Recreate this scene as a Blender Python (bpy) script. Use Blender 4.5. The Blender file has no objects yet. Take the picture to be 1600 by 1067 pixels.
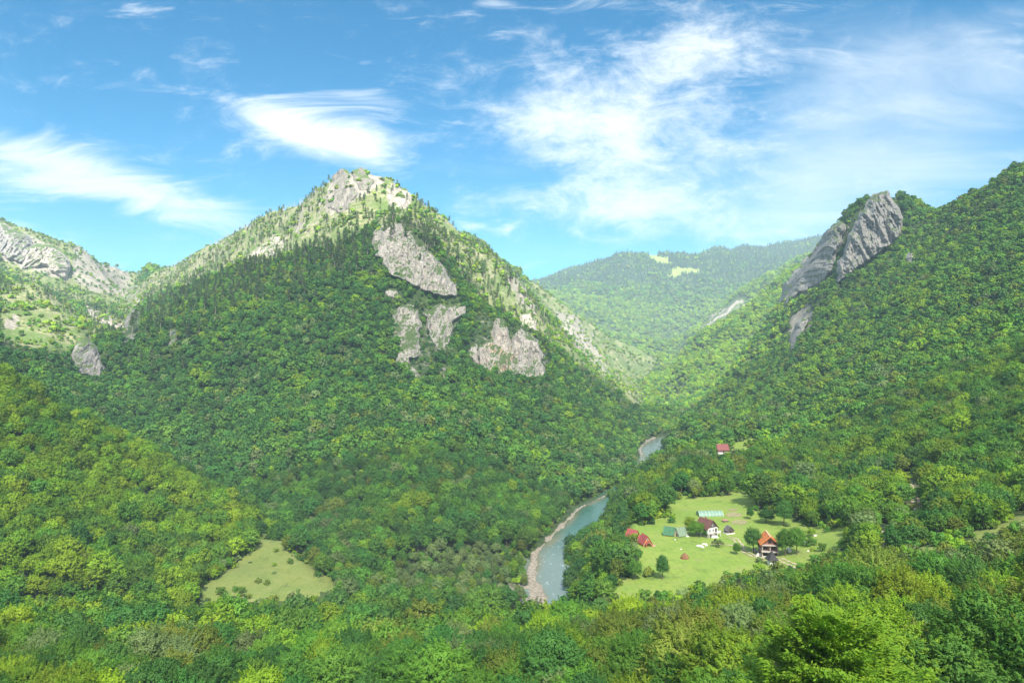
SUN_AZ, SUN_EL, SUN_E = 172, 49, 5.0
SKY_S, SKY_GAMMA, SKY_TINT, CLOUD_COL = .074, .9, (.04, .74, 1.02), (6.4, 6.7, 7.0)
CLOUD_OP = .30
HAZE = 1.0e-4
EXPO = 1.4
import bpy, math
import numpy as np
from mathutils import Vector
from mathutils.geometry import delaunay_2d_cdt

scene = bpy.context.scene
COL = scene.collection
F = 1062.0; CX = 800.0; CY = 533.5          # focal length and centre in photograph pixels
rs = np.random.RandomState

# ------------------------------------------------------------------ noise
def _h(ix, iy, s):
    n = (ix.astype(np.int64)*374761393 + iy.astype(np.int64)*668265263 + s*974634777) & 0x7fffffff
    n = ((n ^ (n >> 13))*1274126177) & 0x7fffffff
    n = (n ^ (n >> 16)) & 0x7fffffff
    return n/float(0x7fffffff)
def pn(x, y, s=0):
    x = np.asarray(x, float); y = np.asarray(y, float)
    xi = np.floor(x); yi = np.floor(y); fx = x-xi; fy = y-yi
    def g(dx, dy):
        a = _h(xi+dx, yi+dy, s)*2*np.pi
        return np.cos(a)*(fx-dx)+np.sin(a)*(fy-dy)
    u = fx*fx*fx*(fx*(fx*6-15)+10); v = fy*fy*fy*(fy*(fy*6-15)+10)
    a = g(0,0)*(1-u)+g(1,0)*u; b = g(0,1)*(1-u)+g(1,1)*u
    return (a*(1-v)+b*v)*1.5
def fbm(x, y, o=5, s=0, gain=.5):
    r = 0; a = 1; t = 0
    for i in range(o):
        r = r+a*pn(x, y, s+i*17); t += a; a *= gain; x = np.asarray(x)*2.03+5.1; y = np.asarray(y)*2.03-3.7
    return r/t
def ridged(x, y, o=5, s=0, gain=.5):
    r = 0; a = 1; t = 0
    for i in range(o):
        r = r+a*(1-np.abs(pn(x, y, s+i*17))*2); t += a; a *= gain; x = np.asarray(x)*2.03+5.1; y = np.asarray(y)*2.03-3.7
    return r/t
def inpoly(px, py, poly):
    px = np.asarray(px, float); py = np.asarray(py, float)
    c = np.zeros(np.broadcast(px, py).shape, bool); n = len(poly); j = n-1
    for i in range(n):
        xi, yi = poly[i]; xj, yj = poly[j]
        if yi != yj:
            c ^= ((yi > py) != (yj > py)) & (px < (xj-xi)*(py-yi)/(yj-yi)+xi)
        j = i
    return c
def smooth(e0, e1, x):
    t = np.clip((x-e0)/(e1-e0), 0, 1); return t*t*(3-2*t)

# ------------------------------------------------------------------ surveyed lines of the valley
LINES = []
def far(d): return d if d < 3000 else 3000+(d-3000)*.45
def S(*pts, c=8.0):      # (px, py, distance): seen canopy level, ground c metres below
    LINES.append([((p[0]-CX)/F, math.log(far(p[2])), ((CY-p[1])/F*far(p[2])-c)) for p in pts])
def W(*pts):             # (px, distance, z)
    LINES.append([((p[0]-CX)/F, math.log(far(p[1])), p[2]*far(p[1])/p[1]) for p in pts])
def XY(*pts):            # (X, distance, z)
    LINES.append([(p[0]/p[1], math.log(p[1]), p[2]) for p in pts])
# foreground hillside
W((-450,12,-30),(800,12,-30),(2050,12,-30))
W((-450,60,-40),(0,60,-50),(400,60,-52),(800,60,-46),(1100,60,-42),(1300,60,-39),(1600,60,-36),(2050,60,-25))
W((-450,100,-50),(0,100,-62),(400,100,-64),(800,100,-58),(1100,100,-52),(1300,100,-50),(1600,100,-48),(2050,100,-32))
W((-450,150,-52),(0,150,-76),(400,150,-78),(800,150,-75),(1100,150,-68),(1300,150,-63),(1450,150,-62),(1600,150,-60),(2050,150,-36))
W((-450,200,-55),(0,200,-90),(400,200,-92),(640,200,-93),(800,200,-92),(900,200,-88),(960,205,-81),(1100,200,-78),(1300,200,-72))
S((1430,860,185),(1520,832,195),(1600,808,200),(1750,780,205),(2050,700,210), c=0)
S((1440,832,210),(1520,812,215),(1600,795,220), c=2)
W((-450,225,-60),(0,225,-96),(400,225,-98),(640,225,-98),(800,225,-99),(900,225,-98))
# terrace with the hamlet
W((955,214,-80),(965,240,-81),(985,265,-80),(975,300,-80),(1030,335,-80),(1060,362,-80))
W((1100,225,-79.5),(1200,235,-78),(1270,245,-75),(1330,250,-70))
W((1050,290,-80),(1120,290,-79.5),(1200,290,-78.5),(1270,285,-75),(1340,280,-69))
W((1110,345,-80),(1165,372,-80),(1210,350,-78),(1270,330,-73))
# river banks, bed
LB = [(-260,275),(-120,275),(-60,279),(-15,290),(6,310),(13,331),(10,362),(14,400),(22,426),(35,463),(50,508),(68,538),(104,600),(122,650),(133,690),(141,740),(150,797),(169,850),(215,930),(262,1010)]
RB = [(-260,247),(-120,247),(-40,250),(12,264),(32,292),(34,331),(33,362),(38,400),(51,426),(60,463),(66,497),(78,518),(116,578),(140,640),(154,690),(163,750),(172,800),(192,842),(240,910),(290,985)]
XY(*[(x,d,-124.2) for x,d in LB]); XY(*[(x,d,-124.2) for x,d in RB])
XY(*[((a[0]+b[0])/2,(a[1]+b[1])/2,-128) for a,b in zip(LB,RB)])
XY((290,1060,-118),(330,1200,-120)); W((1035,1350,-122),(1030,1450,-118),(1030,1550,-112),(1040,1800,-105))
# right bank foot of terrace
XY((48,300,-112),(56,340,-112),(62,385,-116),(70,425,-118),(74,466,-113),(84,492,-108),(97,524,-103),(114,548,-102),(136,578,-108))
XY((182,755,-108),(198,800,-99),(218,850,-97))
# left meadow
W((250,290,-111),(300,295,-112),(520,300,-113),(600,305,-118)); W((330,330,-111),(470,340,-111),(560,335,-116),(650,335,-121),(740,338,-123)); W((395,385,-108),(440,380,-108.5))
# left near slope
S((-450,470,430),(-200,515,430),(0,573,430),(60,603,430),(150,662,430),(260,742,425),(330,792,415),(385,832,402))
S((-450,600,360),(0,700,360),(150,765,365),(260,828,360),(325,870,345))
S((-450,760,290),(0,850,285),(150,895,285),(280,922,290), c=6)
W((-450,520,-10),(0,540,-52),(150,560,-80),(260,540,-100),(330,480,-108),(400,430,-111))
# main mountain, from the river up
S((200,682,600),(300,735,540),(400,792,470),(440,822,430))
S((430,820,430),(500,850,400),(600,890,375),(700,912,356),(790,915,352), c=6)
S((300,700,590),(400,740,520),(500,760,480),(600,770,450),(700,780,430),(800,790,450),(850,780,490),(900,752,570),(950,725,680))
S((200,640,680),(300,620,680),(400,640,630),(500,650,580),(600,660,550),(700,670,540),(800,680,570),(900,672,690),(980,685,830))
S((160,590,730),(250,560,740),(350,550,740),(450,550,720),(550,560,690),(640,590,650),(700,600,650),(800,600,710),(850,600,770),(930,630,900),(1010,655,1050))
S((200,520,800),(300,500,800),(400,490,800),(500,490,780),(580,500,765),(640,525,745),(740,560,765),(845,587,800), c=5)
S((600,440,835),(640,455,820),(700,470,830), c=2)
S((600,400,880),(650,360,915),(690,400,890),(715,450,865), c=2)
S((745,535,800),(790,505,840),(835,498,855),(850,540,850), c=3)
S((140,600,720),(190,530,790),(220,487,850),(300,453,880),(400,426,895),(500,397,905),(590,370,910),(622,344,930), c=10)
S((720,440,900),(760,480,880),(860,545,890),(920,590,960),(1000,640,1090), c=6)
S((650,328,965),(720,382,985),(780,432,985),(840,490,970),(900,545,1020), c=4)
RIDGE = [(200,458,1600),(220,437,1600),(300,388,1500),(380,352,1380),(430,324,1280),(480,304,1200),(510,282,1120),(530,262,1100),(555,256,1095),(582,261,1105),(610,276,1110),(640,293,1110),(660,313,1115),(720,352,1120),(770,386,1120),(800,425,1110),(820,457,1120),(870,507,1150),(940,570,1200),(1000,615,1240),(1040,641,1270)]
S(*RIDGE, c=3)
W(*[(p[0],p[2]+160,(CY-p[1])/F*p[2]-80) for p in RIDGE])
S((230,470,1300),(260,455,1250),(350,412,1180),(450,370,1090),(560,322,1020),(640,326,1010), c=4)
# left middle hill and left far hill
S((-450,440,1000),(0,417,1000),(60,432,1000),(120,472,980),(170,505,960),(197,525,930))
S((-450,560,650),(0,540,650),(80,562,680),(140,597,700))
S((-450,500,800),(0,480,820),(80,500,820),(140,530,820))
W((-450,1120,20),(0,1120,75),(120,1120,20),(185,1100,-15))
S((-450,440,1350),(0,425,1380),(100,445,1400),(190,482,1400),(200,500,1300), c=3)
LFH = [(-450,300,1700),(0,328,1700),(60,352,1700),(120,374,1750),(170,392,1800),(218,412,1900)]
S(*LFH, c=4)
W(*[(p[0],p[2]+300,(CY-p[1])/F*p[2]-170) for p in LFH])
# second ridge right of the main mountain
S((940,566,1560),(1000,608,1500), c=5)
R2 = [(740,370,1800),(800,415,1800),(880,466,1900),(960,522,2000),(1030,560,2150)]
S((860,490,1640),(900,530,1640),(960,575,1640), c=5)
S(*R2, c=5)
W(*[(p[0],p[2]+200,(CY-p[1])/F*p[2]-110) for p in R2])
# right slopes
S((1060,692,800),(1085,712,700),(1110,720,620))
W((1090,560,-84),(1128,540,-84),(1165,555,-79),(1190,575,-74)); W((1100,440,-82),(1180,440,-76)); W((1080,480,-88),(1120,490,-84))
S((1180,755,400),(1240,780,360),(1300,790,330),(1350,800,300),(1400,800,265),(1440,790,250), c=6)
S((1200,690,560),(1260,700,480),(1320,710,420),(1400,700,370),(1500,690,330),(1600,700,290),(1800,700,270),(2050,650,270))
S((1100,655,880),(1200,640,700),(1300,640,580),(1400,620,510),(1500,600,460),(1600,590,410),(1800,560,390),(2050,500,380))
S((1045,645,1180),(1120,612,1080),(1200,575,960),(1300,550,830),(1400,520,720),(1500,480,690),(1600,450,640),(1800,400,600),(2050,350,600))
S((1190,560,1150),(1228,545,1080),(1270,500,1040),(1330,460,1020),(1400,430,960),(1500,390,860),(1600,350,800),(1800,280,750),(2050,200,740), c=6)
# horn and ridge on the right
S((1215,482,1300),(1250,470,1180),(1300,455,1100),(1350,425,1080),(1400,400,1040), c=2)
RR = [(1216,470,1330),(1245,425,1340),(1270,385,1310),(1298,350,1260),(1310,332,1250),(1335,320,1230),(1352,296,1180),(1370,284,1170),(1396,285,1165),(1422,301,1150),(1450,324,1130),(1480,322,1100),(1510,300,1060),(1545,282,1010),(1600,256,940),(1800,200,900),(2050,140,900)]
S(*RR, c=3)
W(*[(p[0],p[2]+200,(CY-p[1])/F*p[2]-110) for p in RR])
# sunlit spur in the gap
S((985,602,1420),(1030,612,1400),(1080,608,1400),(1150,590,1400),(1215,560,1400), c=6)
S((1000,595,1500),(1060,565,1560),(1130,535,1640),(1215,490,1700), c=6)
SP = [(990,599,1480),(1030,562,1700),(1080,528,1800),(1120,505,1850),(1180,462,1950),(1240,412,2050),(1300,380,2100)]
S(*SP, c=6)
W(*[(p[0],p[2]+180,(CY-p[1])/F*p[2]-110) for p in SP])
# grey flank beyond it
S((1060,535,2500),(1090,515,2550),(1140,490,2600),(1200,460,2650), c=4)
GF = [(1075,520,2700),(1100,488,2800),(1150,448,2900),(1200,422,3000),(1250,395,3100),(1300,380,3100)]
S(*GF, c=4)
W(*[(p[0],p[2]+250,(CY-p[1])/F*p[2]-150) for p in GF])
# far mountains
S((900,500,2900),(960,522,2900),(1040,556,2800), c=4)
S((880,468,3500),(940,478,3600),(1000,500,3500),(1050,530,3300), c=4)
S((870,450,4200),(940,448,4200),(1010,455,4200),(1080,470,4000),(1150,455,4200),(1200,440,4200), c=5)
S((800,445,5200),(870,436,5200),(920,418,5200),(985,396,5100),(1040,402,5000),(1100,407,4900),(1180,412,5000),(1260,420,5000), c=5)
FR = [(600,480,6300),(800,460,6300),(900,425,6300),(985,405,6300),(1080,402,6300),(1120,388,6400),(1180,386,6500),(1230,377,6600),(1275,368,6600),(1330,364,6600),(1600,372,6600),(2050,372,6600)]
S(*FR, c=5)
S((780,452,7300),(852,443,7300),(864,430,7300),(882,423,7300),(905,426,7300), c=0)
W((-450,2600,150),(0,2600,150),(400,2600,60),(600,2400,0)); W((-450,4500,200),(400,4500,150),(600,4500,150))
W((-450,9000,100),(400,9000,100),(800,9000,100),(1200,9000,150),(2050,9000,200)); W((1600,2500,150),(2050,2500,250),(1600,4500,200),(2050,4500,250))
W((-450,6300,150),(300,6300,150))

def tin():
    vs = []; es = []; key = {}; zz = {}
    K = 1.0
    for L in LINES:
        last = None
        for (t, l, z) in L:
            k = (round(t, 4), round(l, 4))
            if k not in key:
                key[k] = len(vs); vs.append(Vector((t, l*K))); zz[k] = z; 
            i = key[k]
            if last is not None and last != i: es.append((last, i))
            last = i
    zarr = [0]*len(vs)
    for k, i in key.items(): zarr[i] = zz[k]/math.exp(k[1])
    out = delaunay_2d_cdt(vs, es, [], 0, 1e-5, True)
    V, E, T, ov = out[0], out[1], out[2], out[3]
    oe = out[4]
    ez = []
    for i, v in enumerate(V):
        if ov[i]: ez.append(zarr[ov[i][0]])
        else:        # two surveyed lines cross: average of the ends of the edge it lies on
            best = None
            for (a, b) in es:
                A = vs[a]; B = vs[b]; d = B-A; L2 = d.length_squared
                u = (v-A).dot(d)/L2
                if 0 <= u <= 1:
                    q = (A+d*u-v).length
                    if best is None or q < best[0]: best = (q, zarr[a]*(1-u)+zarr[b]*u)
            ez.append(best[1])
    return V, T, ez
NT, ND = 1060, 860
T0, T1 = -1.12, 1.12; L0, L1 = math.log(14), math.log(5600)
tg = np.linspace(T0, T1, NT); lg = np.linspace(L0, L1, ND); dt = tg[1]-tg[0]; dl = lg[1]-lg[0]
E_ = np.full((ND, NT), np.nan)
V, T, ez = tin()
for tri in T:
    for k in range(1, len(tri)-1):
        a, b, c = tri[0], tri[k], tri[k+1]
        A, B, C_ = V[a], V[b], V[c]
        i0 = max(int((min(A[0],B[0],C_[0])-T0)/dt), 0); i1 = min(int((max(A[0],B[0],C_[0])-T0)/dt)+2, NT)
        j0 = max(int((min(A[1],B[1],C_[1])-L0)/dl), 0); j1 = min(int((max(A[1],B[1],C_[1])-L0)/dl)+2, ND)
        if i1 <= i0 or j1 <= j0: continue
        TT, LL = np.meshgrid(tg[i0:i1], lg[j0:j1])
        den = (B[1]-C_[1])*(A[0]-C_[0])+(C_[0]-B[0])*(A[1]-C_[1])
        if abs(den) < 1e-12: continue
        u = ((B[1]-C_[1])*(TT-C_[0])+(C_[0]-B[0])*(LL-C_[1]))/den
        v = ((C_[1]-A[1])*(TT-C_[0])+(A[0]-C_[0])*(LL-C_[1]))/den
        w = 1-u-v
        m = (u >= -1e-6) & (v >= -1e-6) & (w >= -1e-6)
        sub = E_[j0:j1, i0:i1]; sub[m] = (u*ez[a]+v*ez[b]+w*ez[c])[m]
if np.isnan(E_).any():
    print('nan cells', int(np.isnan(E_).sum()))
    E_ = np.where(np.isnan(E_), -0.1, E_)
def gblur(A, s):
    r = int(3*s)+1; k = np.exp(-np.arange(-r, r+1)**2/(2*s*s)); k /= k.sum()
    P = np.pad(A, ((r, r), (0, 0)), mode='edge'); A = sum(k[i]*P[i:i+A.shape[0]] for i in range(2*r+1))
    P = np.pad(A, ((0, 0), (r, r)), mode='edge'); return sum(k[i]*P[:, i:i+A.shape[1]] for i in range(2*r+1))
TG, LG = np.meshgrid(tg, lg); DG = np.exp(LG); XG = TG*DG
E_ = gblur(E_, 3.0)
Z = E_*DG
# ---- region masks (photograph outline of each place, with its own distance range)
PX = CX+F*TG; PY = CY-F*E_
WX = fbm(XG/9, DG/9, 4, 201)*DG*.012*(DG < 1000); WY = fbm(XG/9, DG/9, 4, 202)*DG*.008*(DG < 1000)
def region(poly, d0=0, d1=1e9, blur=0):
    q = F/DG; m = (inpoly(PX+WX*q*2.2, PY+WY*q*2.2, poly) & (DG > d0) & (DG < d1)).astype(float)
    return gblur(m, blur) if blur else m
MEADOW = {
 'hamlet': ([(955,935),(975,905),(1000,880),(1003,862),(975,836),(980,818),(1020,818),(1050,800),(1040,788),(1062,776),(1105,773),(1140,771),(1165,752),(1182,776),(1185,800),(1230,800),(1262,824),(1330,818),(1330,850),(1290,875),(1230,895),(1130,905),(1060,935),(960,950)], 205, 385),
 'left': ([(395,848),(410,836),(440,838),(452,862),(500,892),(530,913),(490,935),(310,940),(305,922),(345,895),(385,875)], 280, 400),
 'strip': ([(1425,862),(1500,838),(1560,816),(1620,795),(1640,812),(1560,835),(1500,855),(1430,872)], 165, 225),
 'upper': ([(1140,707),(1150,692),(1168,682),(1185,688),(1178,698),(1160,704),(1150,712)], 480, 600),
 'far_a': ([(1043,434),(1058,424),(1075,419),(1092,417),(1090,425),(1070,431),(1052,438)], 3300, 4700),
 'far_b': ([(1013,402),(1035,405),(1054,413),(1048,418),(1030,412),(1016,408)], 3300, 4700),
 'far_c': ([(1076,399),(1095,395),(1110,399),(1092,404)], 3300, 4700),
 'shelf': ([(600,1008),(690,1006),(690,1020),(610,1022)], 140, 260),
}
md = {k: region(*v) for k, v in MEADOW.items()}
meadow = np.clip(sum(md.values()), 0, 1)
def segdist(X, Y, line):
    best = np.full(X.shape, 1e9)
    for (a, b) in zip(line[:-1], line[1:]):
        dx, dy = b[0]-a[0], b[1]-a[1]; L2 = dx*dx+dy*dy
        u = np.clip(((X-a[0])*dx+(Y-a[1])*dy)/L2, 0, 1)
        best = np.minimum(best, np.hypot(X-a[0]-u*dx, Y-a[1]-u*dy))
    return best
RC = [((a[0]+b[0])/2, (a[1]+b[1])/2) for a, b in zip(LB, RB)]
rd = segdist(XG, DG, RC)
flat = np.clip(gblur(meadow*(DG < 1000), 6)*1.3, 0, 1)
flat = np.maximum(flat, 1-smooth(14, 45, rd))
# gullies, spurs and lumps
amp = np.clip(DG*0.018, .8, 26)*(1-flat)
wx = XG/260+fbm(XG/300, DG/300, 3, 5)*.7; wy = DG/260+fbm(XG/300, DG/300, 3, 9)*.7
big = (ridged(wx, wy, 4, 21)-.45)*smooth(380, 700, DG)
N = big*amp*.95*(1+1.3*smooth(2300, 3200, DG))*(1-.5*smooth(1050,1400,DG)*(1-smooth(1400,1800,DG)))+fbm(XG/70, DG/70, 5, 3)*amp*.45+fbm(XG/16, DG/16, 3, 8)*np.clip(DG*.002, .3, 2)*(1-flat)
Z = Z+N+fbm(XG/40, DG/40, 3, 77)*.5*flat*smooth(20, 40, rd)
# banks
Z = np.where((rd < 12.0), np.minimum(Z, -125.5), Z)
E_ = Z/DG; PY = CY-F*E_
def ground(x, d):
    """height of the ground at X, distance"""
    x = np.asarray(x, float); d = np.asarray(d, float)
    a = np.clip((x/d-T0)/dt, 0, NT-1.001); b = np.clip((np.log(d)-L0)/dl, 0, ND-1.001)
    i = a.astype(int); j = b.astype(int); u = a-i; v = b-j
    return (Z[j, i]*(1-u)+Z[j, i+1]*u)*(1-v)+(Z[j+1, i]*(1-u)+Z[j+1, i+1]*u)*v
EMAX = np.maximum.accumulate(E_, axis=0)
def hit(px, py, dmin=0):
    """first ground met by the line of sight through photograph position (px, py)"""
    t = (px-CX)/F; e = (CY-py)/F
    a = min(max((t-T0)/dt, 0), NT-1.01); i = int(a); u = a-i; t = T0+a*dt
    col = E_[:, i]*(1-u)+E_[:, i+1]*u
    ok = np.where((col >= e) & (DG[:, 0] >= dmin))[0]
    if len(ok) == 0:
        j = int(np.argmax(np.where(DG[:, 0] >= dmin, col, -9))); d = DG[j, 0]
        return Vector((t*d, d, col[j]*d))
    j = ok[0]
    if j == 0: d = DG[0, 0]
    else:
        w = (e-col[j-1])/(col[j]-col[j-1]) if col[j] > col[j-1] else 1
        w = min(max(w, 0), 1)
        d = math.exp(lg[j-1]+w*dl)
    return Vector((t*d, d, float(ground(t*d, d))))
def at(px, d):
    x = (px-CX)/F*d; return Vector((x, d, float(ground(x, d))))
# ------------------------------------------------------------------ meshes and materials
def mesh_np(name, co, faces, mats=(), mi=None, smooth_=False, normals=None, attrs=None):
    """faces: (n,k) array or list of arrays with equal k inside each"""
    if not isinstance(faces, list): faces = [faces]
    faces = [np.asarray(f, np.int32) for f in faces if len(f)]
    me = bpy.data.meshes.new(name)
    me.vertices.add(len(co)); me.vertices.foreach_set('co', np.asarray(co, np.float32).ravel())
    li = np.concatenate([f.ravel() for f in faces]); tot = np.concatenate([np.full(len(f), f.shape[1]) for f in faces])
    st = np.concatenate([[0], np.cumsum(tot)[:-1]]).astype(np.int32)
    me.loops.add(len(li)); me.loops.foreach_set('vertex_index', li)
    me.polygons.add(len(st)); me.polygons.foreach_set('loop_start', st)
    for m in mats: me.materials.append(m)
    if mi is not None: me.polygons.foreach_set('material_index', np.asarray(mi, np.int32))
    me.update(calc_edges=True)
    if attrs:
        for k, a in attrs.items():
            at_ = me.attributes.new(k, 'FLOAT_COLOR', 'POINT'); at_.data.foreach_set('color', np.asarray(a, np.float32).ravel())
    if normals is not None:
        me.shade_smooth(); me.normals_split_custom_set_from_vertices(np.asarray(normals, float).tolist())
    elif smooth_: me.shade_smooth()
    return me
def link(name, me, parent=None):
    o = bpy.data.objects.new(name, me); COL.objects.link(o)
    if parent is not None: o.parent = parent
    return o
def tag(o, label=None, cat=None, group=None, kind=None):
    if label: o['label'] = label
    if cat: o['category'] = cat
    if group: o['group'] = group
    if kind: o['kind'] = kind
    return o
def empty(name, loc, rz=0, label=None, cat=None, group=None, sc=1):
    o = bpy.data.objects.new(name, None); COL.objects.link(o); o.empty_display_size = .5
    o.location = loc; o.rotation_euler = (0, 0, rz); o.scale = (sc, sc, sc)
    return tag(o, label, cat, group)

class NT_:
    def __init__(s, tree): s.t = tree; tree.nodes.clear()
    def n(s, typ, ins=None, **kw):
        nd = s.t.nodes.new(typ)
        for k, v in kw.items(): setattr(nd, k, v)
        for k, v in (ins or {}).items():
            sk = nd.inputs[k]
            if isinstance(v, bpy.types.NodeSocket): s.t.links.new(v, sk)
            elif isinstance(v, bpy.types.Node): s.t.links.new(v.outputs[0], sk)
            else: sk.default_value = v
        return nd
    def m(s, op, a, b=0.0, c=None, clamp=False):
        d = {0: a, 1: b}
        if c is not None: d[2] = c
        return s.n('ShaderNodeMath', d, operation=op, use_clamp=clamp).outputs[0]
    def mix(s, f, a, b, bt='MIX'):
        nd = s.n('ShaderNodeMix', data_type='RGBA', blend_type=bt)
        for k, v in ((0, f), (6, a), (7, b)):
            if isinstance(v, bpy.types.NodeSocket): s.t.links.new(v, nd.inputs[k])
            elif k and len(v) == 3: nd.inputs[k].default_value = (*v, 1)
            else: nd.inputs[k].default_value = v
        return nd.outputs[2]
    def noise(s, vec, scale, detail=5, rough=.55, dist=0):
        return s.n('ShaderNodeTexNoise', {'Vector': vec, 'Scale': scale, 'Detail': detail, 'Roughness': rough, 'Distortion': dist}).outputs[0]
    def ss(s, x, a, b):
        return s.n('ShaderNodeMapRange', {0: x, 1: a, 2: b, 3: 0.0, 4: 1.0}, interpolation_type='SMOOTHSTEP', clamp=True).outputs[0]
def newmat(name):
    m = bpy.data.materials.new(name); m.use_nodes = True; return m, NT_(m.node_tree)
def simple(name, col, rough=.8, var=.25, scale=1.5, metal=0, bump=.0, col2=None):
    m, t = newmat(name)
    v = t.n('ShaderNodeTexCoord').outputs['Object']
    f = t.noise(v, scale, 6, .65)
    c2 = col2 or tuple(c*(1-var) for c in col)
    c = t.mix(t.ss(f, .35, .65), col, c2)
    b = t.n('ShaderNodeBsdfPrincipled', {'Base Color': c, 'Roughness': rough, 'Metallic': metal})
    if bump:
        bp = t.n('ShaderNodeBump', {'Height': f, 'Strength': bump, 'Distance': .05}); t.t.links.new(bp.outputs[0], b.inputs['Normal'])
    t.n('ShaderNodeOutputMaterial', {0: b}); return m
def foliage(name, a, b, c, tr=.3):
    """three leaf colours mixed per plant and per spray"""
    m, t = newmat(name)
    oi = t.n('ShaderNodeObjectInfo'); r = oi.outputs['Random']
    col = t.mix(t.ss(r, 0, 1), a, b)
    r2 = t.m('FRACT', t.m('MULTIPLY', r, 37.31))
    pos = t.n('ShaderNodeTexCoord').outputs['Object']
    n1 = t.noise(pos, .9, 3)
    col = t.mix(t.m('MULTIPLY', t.ss(n1, .45, .68), .6), col, c)
    val = t.m('ADD', .72, t.m('MULTIPLY', r2, .56))
    col = t.n('ShaderNodeHueSaturation', {'Hue': t.m('ADD', .485, t.m('MULTIPLY', t.m('FRACT', t.m('MULTIPLY', r, 91.7)), .03)), 'Saturation': 1.0, 'Value': val, 'Color': col}).outputs[0]
    d = t.n('ShaderNodeBsdfPrincipled', {'Base Color': col, 'Roughness': .65, 'Specular IOR Level': .25})
    tl = t.n('ShaderNodeBsdfTranslucent', {'Color': t.mix(1.0, col, (1.0, 1.15, .5), 'MULTIPLY')})
    t.n('ShaderNodeOutputMaterial', {0: t.n('ShaderNodeMixShader', {0: tr, 1: d, 2: tl})}); return m
M = {}
M['bright'] = foliage('leaves_bright_green', (.26,.4,.022), (.17,.32,.022), (.33,.44,.03))
M['mid'] = foliage('leaves_green', (.14,.3,.032), (.1,.24,.034), (.2,.35,.035))
M['dark'] = foliage('leaves_dark_green', (.065,.185,.034), (.08,.21,.04), (.115,.25,.04))
M['olive'] = foliage('leaves_olive', (.2,.27,.035), (.15,.23,.03), (.26,.28,.05))
M['pale'] = foliage('leaves_grey_green', (.2,.28,.09), (.16,.24,.07), (.27,.34,.14))
M['pine'] = foliage('needles', (.07,.13,.045), (.09,.15,.045), (.13,.18,.05), .15)
M['spruce'] = foliage('spruce_needles', (0.0338,0.081,0.0405), (0.0405,0.0945,0.0473), (0.054,0.115,0.054), .1)
M['bark'] = simple('bark', (.16,.12,.09), .9, .5, 4, bump=.4)
M['pinebark'] = simple('pine_bark', (.42,.33,.27), .9, .4, 3)
M['deadwood'] = simple('dead_wood', (.5,.45,.4), .9, .3, 3)

def ground_material():
    m, t = newmat('hillside')
    at_ = t.n('ShaderNodeAttribute', attribute_name='cover', attribute_type='GEOMETRY')
    sep = t.n('ShaderNodeSeparateColor', {0: at_.outputs['Color']})
    rock, dry, grav = sep.outputs[0], sep.outputs[1], sep.outputs[2]
    geo = t.n('ShaderNodeNewGeometry'); P = geo.outputs['Position']
    n1 = t.noise(P, .02, 8, .6); n2 = t.noise(P, .15, 8, .65); n3 = t.noise(P, .8, 5, .6)
    floor = t.mix(t.ss(n2, .4, .62), (.022,.05,.01), (.06,.1,.018))
    dryc = t.mix(t.ss(n2, .42, .6), (.13,.17,.045), (.29,.27,.15))
    dryc = t.mix(t.ss(n1, .45, .62), dryc, (.09,.15,.025))
    dryc = t.mix(t.m('MULTIPLY', t.ss(n3, .48, .66), .6), dryc, (.05,.08,.02))
    dryc = t.mix(t.m('MULTIPLY', t.ss(t.noise(P, .35, 8, .75), .56, .64), .8), dryc, (.3,.27,.22))
    c = t.mix(dry, floor, dryc)
    mp = t.n('ShaderNodeMapping', {'Vector': P, 'Scale': (1, 1, .35)}).outputs[0]
    rn = t.noise(mp, .12, 9, .7, .6)
    rc = t.mix(t.ss(rn, .35, .65), (.16,.145,.125), (.33,.3,.245))
    rm = t.m('MULTIPLY', rock, 1.0)
    rmask = t.ss(t.m('ADD', rm, t.m('MULTIPLY', t.m('SUBTRACT', n2, .5), .9)), .45, .6)
    c = t.mix(rmask, c, rc)
    gc = t.mix(t.ss(n3, .4, .6), (.24,.2,.15), (.4,.34,.27))
    c = t.mix(grav, c, gc)
    b = t.n('ShaderNodeBsdfPrincipled', {'Base Color': c, 'Roughness': .9})
    h = t.m('ADD', t.m('MULTIPLY', rn, 6.0), t.m('MULTIPLY', n3, .6))
    bp = t.n('ShaderNodeBump', {'Height': h, 'Strength': .5, 'Distance': 1.0}); t.t.links.new(bp.outputs[0], b.inputs['Normal'])
    t.n('ShaderNodeOutputMaterial', {0: b}); return m
def meadow_material(name, g1, g2, g3):
    m, t = newmat(name)
    P = t.n('ShaderNodeNewGeometry').outputs['Position']
    n1 = t.noise(P, .05, 7, .62, .6); n2 = t.noise(P, .5, 8, .7); n4 = t.noise(P, .11, 8, .7, 1.0)
    mow = t.n('ShaderNodeTexWave', {'Vector': P, 'Scale': .16, 'Distortion': 2.5, 'Detail': 2}, bands_direction='X').outputs[1]
    c = t.mix(t.ss(n1, .38, .62), g1, g2)
    c = t.mix(t.m('MULTIPLY', t.ss(n2, .45, .72), .7), c, g3)
    c = t.mix(t.m('MULTIPLY', t.ss(n4, .53, .66), .55), c, (.27,.26,.1))
    c = t.mix(t.m('MULTIPLY', t.ss(n4, .46, .34), .5), c, tuple(x*.6 for x in g3))
    c = t.mix(t.m('MULTIPLY', mow, .16), c, tuple(x*1.35 for x in g1))
    b = t.n('ShaderNodeBsdfPrincipled', {'Base Color': c, 'Roughness': .9})
    bp = t.n('ShaderNodeBump', {'Height': n2, 'Strength': .5, 'Distance': .5}); t.t.links.new(bp.outputs[0], b.inputs['Normal'])
    t.n('ShaderNodeOutputMaterial', {0: b}); return m
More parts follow.
